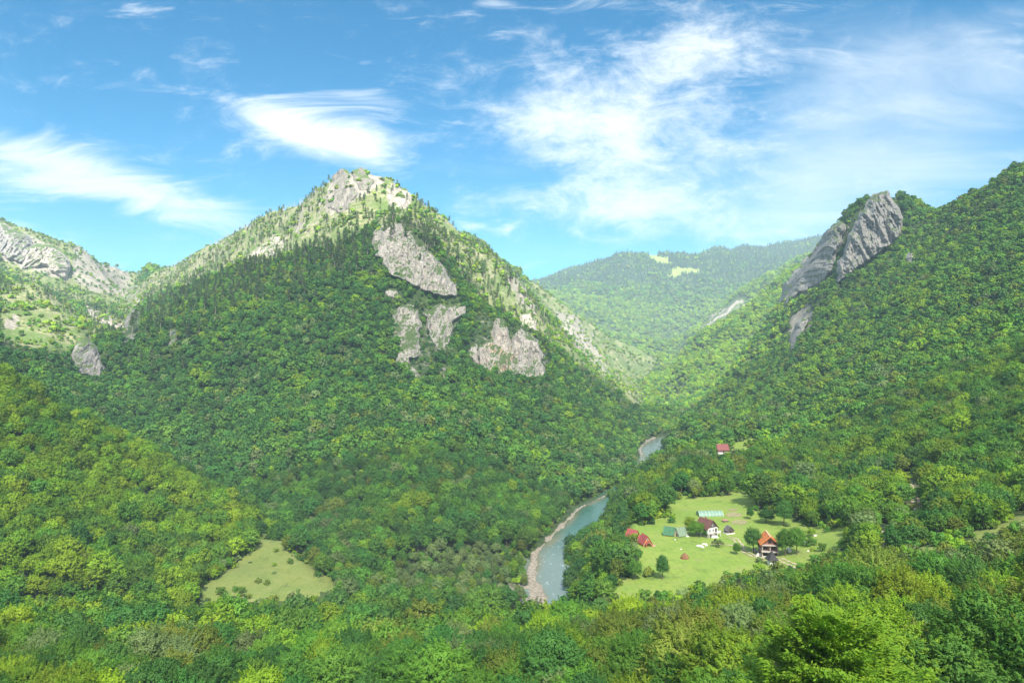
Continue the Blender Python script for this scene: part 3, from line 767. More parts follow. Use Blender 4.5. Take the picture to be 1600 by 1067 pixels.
# limestone faces: outline, thickness, stone, label, nearest distance
CL = [
 ([(584,362),(600,352),(622,350),(640,365),(655,385),(672,395),(690,412),(700,432),(714,446),(712,462),(690,462),(668,455),(650,448),(632,440),(612,428),(600,412),(588,398),(582,380)], 14, 'rock', 'tall grey limestone wall high on the main mountain below the summit', 640),
 ([(618,490),(632,484),(648,490),(654,510),(650,532),(655,552),(640,556),(636,570),(624,566),(620,540),(617,515)], 12, 'rock', 'narrow grey rock rib left of the lower cliffs, beside leafy green gully', 560),
 ([(668,492),(690,478),(712,482),(726,478),(724,492),(706,500),(705,520),(698,545),(686,540),(676,520)], 12, 'rock', 'pale rock step in the middle of the mountain, under the tall grey wall', 560),
 ([(735,542),(742,535),(748,560),(744,568),(736,556)], 4, 'rock', 'small pointed pale rock at the left foot of the orange stained cliff', 560),
 ([(752,545),(768,530),(776,505),(786,500),(790,530),(800,545),(796,588),(778,585),(764,576),(752,566)], 15, 'rock_orange', 'orange stained limestone cliff face low on the right flank of the mountain', 560),
 ([(796,560),(806,530),(818,500),(830,492),(836,515),(842,550),(846,586),(828,585),(812,578),(798,584)], 14, 'rock', 'pale cliff with dark streaks right of the orange stained face', 560),
 ([(640,570),(656,588),(660,600),(648,598),(640,588)], 4, 'rock', 'little rock knob in the trees beneath the narrow rib', 500),
 ([(688,570),(700,575),(703,596),(694,594),(686,580)], 4, 'rock', 'little upright rock in the trees beneath the middle rock step', 500),
 ([(600,450),(618,455),(632,468),(622,470),(606,462)], 4, 'rock', 'thin rock band left under the tall grey wall', 560),
 ([(113,556),(122,542),(132,528),(142,536),(150,550),(160,580),(158,590),(136,588),(114,578)], 8, 'rock_grey', 'dark grey rock tower beside the ravine on the left', 560),
 ([(192,520),(200,500),(208,484),(216,492),(224,508),(214,526),(200,540),(192,536)], 7, 'rock_grey', 'grey rock spire where the shady spur meets the side valley', 640),
 ([(264,520),(270,508),(277,512),(278,530),(270,545),(264,540)], 4, 'rock_grey', 'slim grey rock needle among pines right of the spire', 560),
 ([(196,470),(203,452),(214,446),(222,460),(216,478),(203,482)], 9, 'rock_grey', 'bluish grey crag in the notch between the left hills', 900),
 ([(0,352),(20,360),(40,372),(52,384),(44,398),(36,410),(16,405),(0,396)], 16, 'rock_grey', 'shaded bluish cliff at the far left edge', 1100),
 ([(44,400),(58,385),(72,382),(88,392),(102,402),(106,420),(104,436),(88,428),(72,414),(50,418),(34,418)], 16, 'rock', 'sunlit cream cliff on the far left hill', 1100),
 ([(514,324),(524,304),(522,278),(530,268),(544,268),(546,288),(556,302),(548,322),(530,332)], 4, 'rock_summit', 'dark rugged rock face just left below the summit', 900),
 ([(552,270),(564,264),(576,272),(584,284),(576,296),(562,296),(553,284)], 3.5, 'rock_summit', 'jagged summit rock crowning the main mountain', 900),
 ([(612,318),(624,300),(632,296),(638,304),(630,320),(618,328)], 4, 'rock', 'sunlit pale crag right of the summit', 900),
 ([(392,398),(412,382),(436,368),(446,374),(440,390),(424,398),(398,408)], 8, 'rock', 'pale rock outcrop on the sunny left shoulder', 1000),
 ([(1368,306),(1384,300),(1396,318),(1408,345),(1408,364),(1390,384),(1366,400),(1342,416),(1324,432),(1308,444),(1314,408),(1324,384),(1334,358),(1344,338),(1356,318)], 16, 'rock_grey', 'broad pale cliff of the horn shaped peak on the right', 950),
 ([(1302,356),(1312,346),(1318,352),(1312,375),(1304,398),(1298,424),(1286,440),(1266,450),(1240,462),(1228,478),(1217,474),(1226,452),(1240,430),(1256,412),(1274,390),(1288,370)], 16, 'rock_grey', 'lower left buttress of the horn shaped peak, running down to the trees', 950),
 ([(1416,404),(1424,398),(1430,408),(1420,418)], 5, 'rock', 'small pale rock scar on the green slope below the horn', 700),
 ([(1232,545),(1240,520),(1250,500),(1260,498),(1252,520),(1240,548)], 8, 'rock_grey', 'narrow grey rock band under the buttress at the wood edge', 850),
 ([(1098,508),(1118,490),(1142,472),(1156,462),(1166,468),(1146,488),(1124,500),(1104,514)], 14, 'rock_summit', 'hazy grey crag across the distant gorge', 2200),
 ([(876,505),(886,498),(894,512),(888,524),(878,518)], 9, 'rock', 'pale rock patch high on the second ridge', 1300),
 ([(938,560),(946,566),(950,588),(940,586)], 7, 'rock', 'small pale cliff near the foot of the lit ridge', 1050),
 ([(0,574),(14,578),(30,590),(46,602),(40,608),(18,596),(0,586)], 3, 'rock_orange', 'reddish bare rock strip along the top edge of the near left slope', 380),
 ([(60,612),(74,622),(72,630),(60,622)], 3, 'rock_orange', 'small reddish rock below the bare strip on the near left slope', 370),
]
# ------------------------------------------------------------------ where the trees stand
E_ = Z/DG; PY = CY-F*E_; EMAX = np.maximum.accumulate(E_, axis=0)
def look(A, x, d):
    i = np.clip(np.rint((x/d-T0)/dt).astype(int), 0, NT-1); j = np.clip(np.rint((np.log(d)-L0)/dl).astype(int), 0, ND-1)
    return A[j, i]
riverm = (np.minimum(rd, np.where(DG > 470, rd+5, rd)) < 16.5+2*fbm(XG/9, DG/9, 2, 31)).astype(float)
bareroad = np.zeros_like(Z)
for pl, a_, b_ in [([(1404,738),(1430,738),(1452,802),(1418,806)], 170, 420), ([(1362,864),(1372,816),(1396,818),(1386,864)], 150, 330)]:
    bareroad = np.maximum(bareroad, region(pl, a_, b_, 0))
cliffm = np.zeros_like(Z)
for (p_, th_, mt_, lb_, dm_) in CL:
    q_ = np.array(p_, float); lo_ = [(a, b+9*(b > q_[:, 1].mean())) for a, b in p_]
    dd_ = hit(float(q_[:, 0].mean()), float(q_[:, 1].mean()), dm_).y
    cliffm = np.maximum(cliffm, inpoly(PX, PY, lo_) & (DG > dm_) & (DG < dd_*1.3))
cliffm = gblur(cliffm.astype(float), .8)
riverm *= ~((segdist(XG, DG, RB) < 5.5) & (DG < 440))
blocked = np.clip(np.maximum.reduce([gblur(meadow, .8), riverm, cliffm*.9, grav, bareroad]), 0, 1)
thin = np.maximum(rockm*1.0, dry*.965)
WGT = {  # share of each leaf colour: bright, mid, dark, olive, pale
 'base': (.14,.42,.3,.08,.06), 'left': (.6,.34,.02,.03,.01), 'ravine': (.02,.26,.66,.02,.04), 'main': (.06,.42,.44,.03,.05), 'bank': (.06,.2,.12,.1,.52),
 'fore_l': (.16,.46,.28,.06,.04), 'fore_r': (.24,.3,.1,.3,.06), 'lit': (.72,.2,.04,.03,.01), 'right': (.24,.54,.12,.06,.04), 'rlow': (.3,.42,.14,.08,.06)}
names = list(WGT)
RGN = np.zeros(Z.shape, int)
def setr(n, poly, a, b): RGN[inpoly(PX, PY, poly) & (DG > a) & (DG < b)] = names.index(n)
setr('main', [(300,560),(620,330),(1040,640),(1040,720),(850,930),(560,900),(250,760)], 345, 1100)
RGN[(DG > 500) & (DG < 900) & (PX < 420) & (PY > 540)] = names.index('ravine')  # relief shade of the ravine put into a darker leaf mix
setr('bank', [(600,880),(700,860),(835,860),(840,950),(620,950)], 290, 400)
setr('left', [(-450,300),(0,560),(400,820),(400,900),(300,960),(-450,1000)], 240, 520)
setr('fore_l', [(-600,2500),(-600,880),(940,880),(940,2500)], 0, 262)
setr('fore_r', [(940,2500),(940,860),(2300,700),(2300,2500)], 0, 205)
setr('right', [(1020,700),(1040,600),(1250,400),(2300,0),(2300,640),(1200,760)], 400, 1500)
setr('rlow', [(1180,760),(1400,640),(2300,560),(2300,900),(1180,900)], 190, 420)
RGN[(DG > 1350) & (DG < 3400) & (TG > .02)] = names.index('lit')  # sunlight on the far slopes put into a brighter leaf mix
setr('ravine', [(1312,335),(1372,286),(1338,340),(1322,385),(1306,445),(1296,432)], 950, 1400)  # gully beside the horn: its shade painted with darker leaves
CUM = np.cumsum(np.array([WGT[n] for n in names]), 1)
def grid_pts(d0, d1, s, seed):
    r = rs(seed); tmax = .9 if d1 < 1400 else .84
    xs = np.arange(-tmax*d1, tmax*d1, s); ys = np.arange(d0, d1, s)
    X, Y = np.meshgrid(xs, ys); X = X+(np.arange(len(ys)) % 2)[:, None]*s*.5
    X = (X+(r.rand(*X.shape)-.5)*s*.75).ravel(); Y = (Y+(r.rand(*Y.shape)-.5)*s*.75).ravel()
    m = (np.abs(X/Y) < tmax) & (Y >= d0) & (Y < d1)
    return X[m], Y[m], r
BAND = [(24,130,3.9,.84),(130,300,4.2,.86),(300,450,4.5,.84),(450,650,4.5,.78),(650,1000,4.8,.74),(1000,1700,6.0,.84),(1700,2600,8.5,1.15),(2600,3500,11,1.35),(3500,5100,13,1.5)]
tx, ty, ts, tsp, tk = [], [], [], [], []
cx_, cy_, cs_ = [], [], []       # conifers
for bi, (d0, d1, s, sc) in enumerate(BAND):
    X, Y, r = grid_pts(d0, d1, s, 1000+bi)
    z = ground(X, Y); h = 11.5*sc
    e = (z+h)/Y; marg = np.where(Y < 400, .06, .03)
    keep = (e > look(EMAX, X, Y*.985)-marg) & (e > -.545) & (look(blocked, X, Y) < .35)
    th = look(thin, X, Y)
    keep &= r.rand(len(X)) > th*np.where(Y > 2400, .25, .985)
    X, Y, th = X[keep], Y[keep], th[keep]
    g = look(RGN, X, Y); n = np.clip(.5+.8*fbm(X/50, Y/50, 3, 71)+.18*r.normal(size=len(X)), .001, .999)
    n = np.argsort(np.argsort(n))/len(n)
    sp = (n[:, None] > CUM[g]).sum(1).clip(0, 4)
    sz = sc*(.6+.78*r.rand(len(X))**1.4)*(1-.45*(th > .3))
    sz *= np.where(g == names.index('bank'), .62, 1)*np.where((Y < 262) & (X/Y > .14) & (Y > 150), .85, 1)
    sz *= np.clip(1+.35*fbm(X/30, Y/30, 2, 72), .7, 1.3)
    # the far plateau carries dark spruces, the crest and the shady spur carry pines
    pxx = CX+F*X/Y; pyy = CY-F*ground(X, Y)/Y
    con = (Y > 3400) & (pyy < 448+14*fbm(X/300, Y/300, 2, 5)) & (r.rand(len(X)) < .78+.9*fbm(X/220, Y/220, 3, 6))
    con |= (Y > 880) & (Y < 1300) & (pxx > 1330) & (r.rand(len(X)) < .12)
    con |= (th > .3) & (Y > 900) & (Y < 1350) & (pxx < 860) & (r.rand(len(X)) < .75)
    cx_.append(X[con]); cy_.append(Y[con]); cs_.append(sz[con])
    k = ~con
    tx.append(X[k]); ty.append(Y[k]); ts.append(sz[k]); tsp.append(sp[k]); tk.append(np.full(k.sum(), bi))
tx, ty, ts, tsp, tk = map(np.concatenate, (tx, ty, ts, tsp, tk))
cx_, cy_, cs_ = map(np.concatenate, (cx_, cy_, cs_))
# trees of the near woods stay low enough to leave the fields and the river open
LINE = [(-400,900),(0,890),(250,935),(300,945),(340,930),(400,918),(480,908),(530,918),(560,935),(640,940),(740,938),(830,938),(880,945),(960,928),(1000,918),(1040,925),(1080,905),(1110,888),(1150,880),(1185,882),(1200,884),(1240,892),(1290,874),(1340,856),(1400,852),(1440,864),(1500,842),(1600,818),(2000,760)]
ppx = CX+F*tx/ty; lim = np.interp(ppx, [p[0] for p in LINE], [p[1] for p in LINE])+np.abs(rs(77).normal(size=len(tx)))*9
cap = ((CY-lim)/F*ty-ground(tx, ty)+.3)/12.0
near_ = (ty < np.where(ppx > 940, 200, 245)) & (ppx > 250); ts = np.where(near_, np.minimum(ts, cap), ts)
ok_ = ts > .3
SEE = [v[0] for k, v in MEADOW.items() if v[1] < 1000 and k != 'shelf']+[[(826,905),(838,865),(855,845),(880,820),(905,795),(942,783),(925,820),(902,850),(878,885),(874,932),(843,936)],[(992,702),(1012,692),(1011,716),(1002,720)]]
MAXD = [v[2]-(25 if k == 'strip' else 60) for k, v in MEADOW.items() if v[1] < 1000 and k != 'shelf']+[380, 650]
for pl_, c_ in (([(1406,740),(1428,740),(1448,800),(1420,803)], (1430,785)), ([(1368,862),(1378,820),(1392,822),(1380,862)], (1379,842))): SEE.append(pl_); MAXD.append(hit(*c_, 165).y-4)
SEE.append([(1116,688),(1141,688),(1141,710),(1116,710)]); MAXD.append(hit(1128, 708, 420).y-3)
for off in (-2.6, 0, 2.6):
    for zz_ in (6.0, 10.5):
        qx = CX+F*(tx+off*ts)/ty; qy = CY-F*(ground(tx, ty)+zz_*ts)/ty
        for pl, mdx in zip(SEE, MAXD):
            c_ = np.mean(pl, 0); sp_ = [(c_[0]+(a-c_[0])*.97, c_[1]+(b-c_[1])*.95) for a, b in pl]
            ok_ &= ~(inpoly(qx, qy, sp_) & (ty < mdx))
tx, ty, ts, tsp, tk = tx[ok_], ty[ok_], ts[ok_], tsp[ok_], tk[ok_]
print('broadleaf', len(tx), 'conifer', len(cx_))
# clearings round the big beech, houses and lone trees
SINGLES = []   # filled below: (px, py_base or None, distance or None, H scale, species, variant, label)
def clear(x, d, rr):
    global tx, ty, ts, tsp, tk
    m = np.hypot(tx-x, ty-d) > rr; tx, ty, ts, tsp, tk = tx[m], ty[m], ts[m], tsp[m], tk[m]

def place_tree(x, d, sp, k, s, rz, label, group=None, name='tree', sx=1.0, sink=.2):
    cm, tm = NEAR[(sp, k)][:2]
    o = empty(name, (x, d, float(ground(x, d))-sink), rz, label, 'tree', group)
    o.scale = (s*sx, s*sx, s)
    link('trunk', tm, o); link('crown', cm, o); return o
# the big beech in the lower right corner
g = beech_geo(7, 16.5, 8.2, 420, 560, .155, .12)
bx, bd = (1300-CX)/F*50, 50.0
clear(bx, bd, 8.0); clear(bx*.8, bd*.8, 7); clear(bx*.62, bd*.62, 7)
o = empty('beech_tree', (bx, bd, -38.6), 0, 'big bright green beech with layered sprays at the bottom edge, largest crown in view', 'tree')
link('trunk', mesh_np('trunk', *trunk_geo(rs(3), 17, 8, 14, 10, rad=.35), [M['bark']], smooth_=True), o)
link('crown', mesh_np('crown', g[0], g[1], [M['bright']], normals=g[2]), o)
LONE = [
 ((1035,905), None, 8.5, 'dark', 0, .75, 'dark pointed tree rising before the near edge of the mown field'),
 ((1177,863), None, 9.5, 'dark', 1, .9, 'dense dark tree standing right beside the left wall of the orange roofed house'),
 ((1151,866), None, 4.5, 'mid', 0, .9, 'small round tree where the twin wheel track meets the field'),
 ((1227,868), None, 9, 'mid', 2, .9, 'slender green tree just right of the orange roofed house'),
 ((1245,866), None, 10, 'mid', 0, .9, 'taller green tree second to the right of the orange roofed house'),
 ((1225,821), None, 11, 'dark', 0, .9, 'lone dark tree with a visible stem on the slope behind the orange roofed house'),
 ((1197,817), None, 6.2, 'dark', 1, 1.5, 'low wide dark green clump on the lawn left of the lone stemmed tree'),
 ((1172,811), None, 5, 'dark', 2, .8, 'small dark round tree standing alone on the lawn by the garden plots'),
 ((1088,838), None, 6.4, 'mid', 1, 1.35, 'round bushy tree in front of the white walled farmhouse'),
 ((1079,829), None, 6, 'bright', 0, 1.3, 'yellowish green tree between the green roofed cabin and the farmhouse'),
 ((1103,839), None, 3.2, 'dark', 1, 1.2, 'low dark bush below the corner of the white farmhouse'),
 ((992,905), None, 7, 'mid', 0, 1.1, 'rounded green tree at the lower left corner of the mown field'),
]
for (pp, dd, H, sp, k, sx, lab) in LONE:
    p = hit(*pp, 200); clear(p.x, p.y, 4)
    place_tree(p.x, p.y, sp, k, H/12, pp[0]*.7, lab, name='tree', sx=sx)
for (px, py, h, lab) in [(345,928,3.2,'dark round bush at the lower left of the left meadow'),(378,926,2.8,'small dark bush at the lower edge of the left meadow, right of the round bush'),(431,862,2.0,'small bush in the upper middle of the left meadow'),(428,884,1.8,'small bush in the lower middle of the left meadow'),(1214,801,4,'light green bush on the slope above the lawn near the stemmed tree'),(1340,822,3,'green bush on the right hand slope meadow')]:
    p = hit(px, py, 200); o = link('bush', PROTO3[2 if 'dark' in lab else 0].data); o.location = p; k_ = h/2.6; o.scale = (k_*1.2, k_*1.2, k_); tag(o, lab, 'bush')
p = hit(1128, 708, 420); clear(p.x, p.y, 8); clear(p.x*.985, p.y*.985-3, 8)
# bare grey tree standing above the meadow on the right
p = hit(1322, 792, 280); c_, f_ = [], []
r = rs(5); ps = [tube([(0,0,-.5),(.1,0,6),(.3,.1,12.5)], [.3,.22,.05], 7)]
for b in range(16):
    a = r.rand()*6.3; z = 3.5+b*.52; l = 2.6*(1-b/20); ps.append(tube([(0,0,z),(math.cos(a)*l*.5,math.sin(a)*l*.5,z+l*.4),(math.cos(a)*l*.8,math.sin(a)*l*.8,z+l)], [.09,.06,.015], 4))
o = empty('dead_tree', p, 0, 'tall bare whitish dead tree among green trees on the slope right of the hamlet', 'tree')
link('trunk', mesh_np('trunk', *merge(ps), [M['deadwood']], smooth_=True), o); clear(p.x, p.y, 4); clear(p.x*.97, p.y*.97, 5); clear(p.x*.94, p.y*.94, 4)
# the 290 trees that show largest, each a thing
PXT = CX+F*tx/ty; top = (ground(tx, ty)+12*ts)/ty
vis = (PXT > -15) & (PXT < 1615) & (top > -.505) & (top > look(EMAX, tx, ty*.985)+.004)
score = np.where(vis, ts/ty, -1); order = np.argsort(-score)[:288]
LAB = {'bright': 'bright yellow-green leafy tree', 'mid': 'fresh green broadleaf tree', 'dark': 'dark green broadleaf tree', 'olive': 'olive green tree with loose crown', 'pale': 'pale grey-green tree'}
CNT = {}
for i in order:
    sp = SPEC[tsp[i]]; k = int(i) % 3
    zone = 'bottom left' if PXT[i] < 420 else 'bottom left of centre' if PXT[i] < 760 else 'bottom right of centre' if PXT[i] < 1180 else 'bottom right corner'
    dist = 'in the nearest foreground rows' if ty[i] < 85 else 'just behind the nearest foreground rows'
    lab = '%s %s, %s' % (LAB[sp], dist, zone)
    place_tree(tx[i], ty[i], sp, k, ts[i], (i*1.7) % 6.28, lab, lab, name={'bright': 'tree', 'pale': 'tree'}.get(sp, 'tree'))
rest = np.ones(len(tx), bool); rest[order] = False
x, d, s, sp, b = tx[rest], ty[rest], ts[rest], tsp[rest], tk[rest]
r = rs(11); var = r.randint(0, 3, len(x)); lod = np.where(d < 150, 0, np.where(d < 520, 1, 2))
tab = np.array([[[PI_[(l, q, k)] for k in range(3)] for q in SPEC] for l in ('near', 'mid', 'far')])
asp = .9+.3*r.rand(len(x))
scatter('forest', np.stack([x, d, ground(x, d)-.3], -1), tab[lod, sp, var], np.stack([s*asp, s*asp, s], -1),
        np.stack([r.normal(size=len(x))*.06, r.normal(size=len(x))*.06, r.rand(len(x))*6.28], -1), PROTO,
        'green broadleaf forest covering the valley sides and mountain slopes', 'forest')
# pines on the shady spur, each a thing
r = rs(21); n = 0
SPUR = [((215,560),(600,395),210), ((580,520),(330,470),60)]
pin = []
for _ in range(4000):
    if len(pin) >= 250: break
    px = 205+r.rand()*430; lim = 505-(px-205)*.27
    py = lim-34+abs(r.normal())*34+(8 if px < 300 else 0)
    if py > 600 or (580 < px < 720 and 350 < py < 470): continue
    if r.rand() < .12: px = 600+r.rand()*200; py = 330+(px-600)*.5+r.rand()*60
    p = hit(px, py, 640)
    if p.y > 1250 or p.y < 600: continue
    if all((p-q).length > 7 for q in pin): pin.append(p)
for i, p in enumerate(pin):
    px = CX+F*p.x/p.y
    where = 'on the left end of the shady spur' if px < 330 else 'in the middle of the shady spur' if px < 470 else 'near the top of the spur below the summit' if px < 640 else 'on the crest right of the summit cliffs'
    lab = 'tall thin stemmed dark pine '+where
    o = empty('pine_tree', (p.x, p.y, p.z-.5), i*1.3, lab, 'tree', lab); s = .8+.45*r.rand(); o.scale = (s, s, s)
    cm, tm = PINE[i % 4]; link('trunk', tm, o); link('crown', cm, o)
cz = ground(cx_, cy_)
r = rs(22); far = cy_ > 2000; kind = np.where(far, 4+r.randint(0, 3, len(cx_)), r.randint(0, 4, len(cx_)))
sc3 = np.where(far, cs_*.95, .45+.5*r.rand(len(cx_)))[:, None]*np.ones(3)
# thin dead trunks on the sunny flank
X, Y, r2 = grid_pts(900, 1650, 8, 33); pxx = CX+F*X/Y; pyy = CY-F*ground(X, Y)/Y
m = inpoly(pxx, pyy, [(210,470),(225,440),(400,350),(500,300),(560,330),(480,390),(330,430),(260,470)]) & (r2.rand(len(X)) < .75)
m |= (look(dry, X, Y) > .3) & (r2.rand(len(X)) < .06)
X, Y = X[m], Y[m]
allx = np.concatenate([cx_, X]); ally = np.concatenate([cy_, Y]); kk = np.concatenate([kind, 7+r2.randint(0, 2, len(X))])
ss = np.concatenate([sc3, (.8+.6*r2.rand(len(X)))[:, None]*np.ones(3)])
scatter('conifer_wood', np.stack([allx, ally, ground(allx, ally)-.3], -1), kk, ss, np.stack([0*allx, 0*allx, rs(3).rand(len(allx))*6.28], -1), PROTO2,
        'dark spruces on the far plateau, with small pines and pale dead trunks along the crests', 'conifers')
# undergrowth: thickets at the edges of the woods, on the rocks and the dry slopes
P, K, SC = [], [], []
for bi, (d0, d1, s, hi) in enumerate([(30,262,2.6,1),(262,450,2.8,1),(450,800,4.2,0),(800,1400,5.2,0),(1400,2300,9,0)]):
    X, Y, r = grid_pts(d0, d1, s, 2000+bi); z = ground(X, Y)
    e = (z+2.5)/Y; th = look(thin, X, Y); mw = look(meadow, X, Y); bl = look(blocked, X, Y)
    keep = (e > look(EMAX, X, Y*.99)-.02) & (e > -.55)
    edge = look(gblur(np.maximum(meadow, riverm), 4), X, Y)
    pr = np.where(edge > .08, .75, .22)*(bl < .5)
    pr = np.where(th > .2, np.where(look(rockm, X, Y) > .6, .1, .42*smooth(-.12, .25, fbm(X/38, Y/38, 3, 88))+.03), pr)
    pr = np.where((mw > .5), np.where((X/Y > .36) & (Y > 215), .05, .012), pr); pr = np.where(look(riverm, X, Y) > .5, 0, pr)
    keep &= r.rand(len(X)) < pr
    X, Y, th = X[keep], Y[keep], th[keep]
    w = np.array([.3,.3,.1,.2,.1]); q = r.choice(5, len(X), p=w)
    k = q*2+r.randint(0, 2, len(X)) if hi else 10+r.choice([0,0,1,2,3], len(X))
    P.append(np.stack([X, Y, ground(X, Y)-.3], -1)); K.append(k)
    s_ = (.6+.8*r.rand(len(X)))*(1 if d1 < 1400 else 1.8)*np.where(th > .2, .85, 1)
    SC.append(np.stack([s_, s_, s_*(.7+.6*r.rand(len(X)))], -1))
P, K, SC = np.concatenate(P), np.concatenate(K), np.concatenate(SC)
print('shrubs', len(P)); COUNTS = (len(tx), len(cx_), len(P)); bpy.data.texts.new('n').write(str(COUNTS)) if 0 else None
scatter('undergrowth', P, K, SC, np.stack([0*K, 0*K, rs(4).rand(len(K))*6.28], -1), PROTO3, 'low bushes and thickets along wood edges, rocks and dry slopes', 'bushes')
# ------------------------------------------------------------------ limestone cliffs standing out of the slopes
def cliff(name, poly, thick, mat, label, step=1.3, dmin=0, rough=1.0, steep=.5, seed=0):
    P = np.array(poly, float); x0, y0 = P.min(0)-5; x1, y1 = P.max(0)+5
    xs = np.arange(x0, x1+step, step); ys = np.arange(y0, y1+step, step)
    GX, GY = np.meshgrid(xs, ys); nx, ny = len(xs), len(ys)
    D = np.zeros(GX.shape)
    for j in range(ny):
        for i in range(nx): D[j, i] = hit(GX[j, i], GY[j, i], dmin).y
    D = np.minimum(D, np.median(D)*1.25); D = gblur(D, 4.0)
    base = np.array([max([p[1] for p in poly if abs(p[0]-x) < 16] or [P[:, 1].mean()]) for x in xs]); jb = np.clip(((base-y0)/step).astype(int), 0, ny-1)
    Dc = D[jb, np.arange(nx)]; kk_ = np.exp(-np.arange(-18, 19)**2/128.); kk_ /= kk_.sum(); Dc = np.convolve(np.pad(Dc, 18, mode='edge'), kk_, 'valid')
    DH = D; D = np.minimum(DH, Dc[None]+steep*(DH-Dc[None])); D = gblur(D, 2.0)
    jx = GX+6*fbm(GX/14, GY/14, 4, 300+seed)*1.2; jy = GY+6*fbm(GX/14, GY/14, 4, 340+seed)
    m = gblur(inpoly(jx, jy, poly).astype(float), 2.2)
    X = (GX-CX)/F*D; Zc = (CY-GY)/F*D
    sc = D/F
    rr = ridged(X/(13*rough), Zc/(40*rough), 5, 400+seed)-.5
    r2 = ridged(X/6, Zc/9, 5, 420+seed, .62)-.5
    led = np.abs((Zc/(9*rough)+1.3*fbm(X/25, Zc/25, 3, 430+seed)) % 1-.5)
    b = thick*smooth(.12, .85, m)**.8+(rr*thick*1.0+r2*thick*.25+led*thick*.12)*smooth(.15, .6, m)-3.0*(1-smooth(.0, .35, m))
    Df = D-b; Db = np.maximum(D, DH)+max(8, thick*1.2)
    f = np.stack([(GX-CX)/F*Df, Df, (CY-GY)/F*Df], -1)
    k = np.stack([(GX-CX)/F*Db, Db, (CY-GY)/F*Db-4], -1)
    ok = m > .03
    idx = -np.ones(GX.shape, int); idx[ok] = np.arange(ok.sum()); n = ok.sum()
    v = np.concatenate([f[ok], k[ok]]); qs = []; edges = {}
    for j in range(ny-1):
        for i in range(nx-1):
            q = (idx[j, i], idx[j+1, i], idx[j+1, i+1], idx[j, i+1])
            if min(q) < 0: continue
            qs.append(q); qs.append((q[3]+n, q[2]+n, q[1]+n, q[0]+n))
            for a, c in ((q[0],q[1]),(q[1],q[2]),(q[2],q[3]),(q[3],q[0])):
                if (c, a) in edges: del edges[(c, a)]
                else: edges[(a, c)] = 1
    for (a, c) in edges: qs.append((c, a, a+n, c+n))
    me = mesh_np(name, v, np.array(qs), [mat], smooth_=False)
    return tag(link(name, me), label, 'cliff')
for i, (p, th, mt, lab, dm) in enumerate(CL):
    if dm == 560 and th >= 12:
        q = np.array(p, float); c_ = q.mean(0); p = [tuple(c_+(a-c_)*np.array([1.18, 1.14])) for a in q]
    cliff('rock_cliff', p, th, M[mt], lab, .9 if dm < 2000 else 1.0, dm, .8 if th < 9 else 1.0, {True: .45}.get('horn' in lab or 'far left' in lab or 'tower' in lab or 'buttress' in lab, 1.0), i*7)
# ------------------------------------------------------------------ houses and small things
class MB:
    def __init__(s): s.v = []; s.f = []
    def box(s, c, d, rz=0):
        b = len(s.v); cs, sn = math.cos(rz), math.sin(rz)
        for x in (-.5, .5):
            for y in (-.5, .5):
                for z in (-.5, .5):
                    X, Y = x*d[0], y*d[1]; s.v.append((c[0]+X*cs-Y*sn, c[1]+X*sn+Y*cs, c[2]+z*d[2]))
        for q in ((0,1,3,2),(4,6,7,5),(0,4,5,1),(2,3,7,6),(0,2,6,4),(1,5,7,3)): s.f.append(tuple(b+i for i in q))
        return s
    def prism(s, poly, y0, y1):          # polygon in X,Z pushed along Y
        b = len(s.v); n = len(poly)
        for y in (y0, y1):
            for (x, z) in poly: s.v.append((x, y, z))
        s.f.append(tuple(b+i for i in range(n))); s.f.append(tuple(b+n+n-1-i for i in range(n)))
        for i in range(n): j = (i+1) % n; s.f.append((b+i, b+n+i, b+n+j, b+j))
        return s
    def bar(s, a, c, r, k=6):
        co_, fs = tube([a, c], [r, r], k); b = len(s.v); s.v += [tuple(x) for x in co_]; s.f += [tuple(int(i)+b for i in f) for f in fs]
        s.f.append(tuple(b+i for i in range(k))); s.f.append(tuple(b+2*k-1-i for i in range(k))); return s
    def build(s, name, mat, parent, label=None):
        me = bpy.data.meshes.new(name); me.from_pydata(s.v, [], s.f); me.materials.append(mat)
        import bmesh
        bm = bmesh.new(); bm.from_mesh(me); bmesh.ops.recalc_face_normals(bm, faces=bm.faces); bm.to_mesh(me); bm.free()
        o = link(name, me, parent)
        if label: o['label'] = label
        return o
def tiles(name, col, s=3.2):
    m, t = newmat(name)
    P = t.n('ShaderNodeTexCoord').outputs['Object']
    w = t.n('ShaderNodeTexWave', {'Vector': P, 'Scale': s, 'Distortion': .3}, bands_direction='Y').outputs[1]
    n = t.noise(P, 1.3, 6, .7)
    c = t.mix(t.ss(n, .35, .65), col, tuple(x*.62 for x in col)); c = t.mix(t.m('MULTIPLY', w, .25), c, tuple(x*.5 for x in col))
    b = t.n('ShaderNodeBsdfPrincipled', {'Base Color': c, 'Roughness': .75})
    bp = t.n('ShaderNodeBump', {'Height': w, 'Strength': .6, 'Distance': .06}); t.t.links.new(bp.outputs[0], b.inputs['Normal'])
    t.n('ShaderNodeOutputMaterial', {0: b}); return m
M['roof_red'] = tiles('red_roof', (.5,.1,.09)); M['roof_green'] = tiles('green_roof', (.08,.24,.12)); M['roof_palegreen'] = tiles('faded_green_roof', (.27,.37,.25))
M['roof_brown'] = tiles('brown_roof', (.2,.075,.06)); M['roof_orange'] = tiles('orange_tiles', (.85,.27,.07)); M['roof_rust'] = tiles('rust_red_roof', (.33,.1,.09))
M['shingle'] = tiles('dark_shingles', (.055,.05,.055)); M['roof_grey'] = tiles('grey_shingles', (.2,.18,.19)); M['roof_silver'] = tiles('silvery_boards', (.42,.38,.38))
M['white'] = simple('white_plaster', (.8,.78,.74), .9, .12, .8); M['cream'] = simple('cream_plaster', (.72,.66,.5), .9, .15, .8)
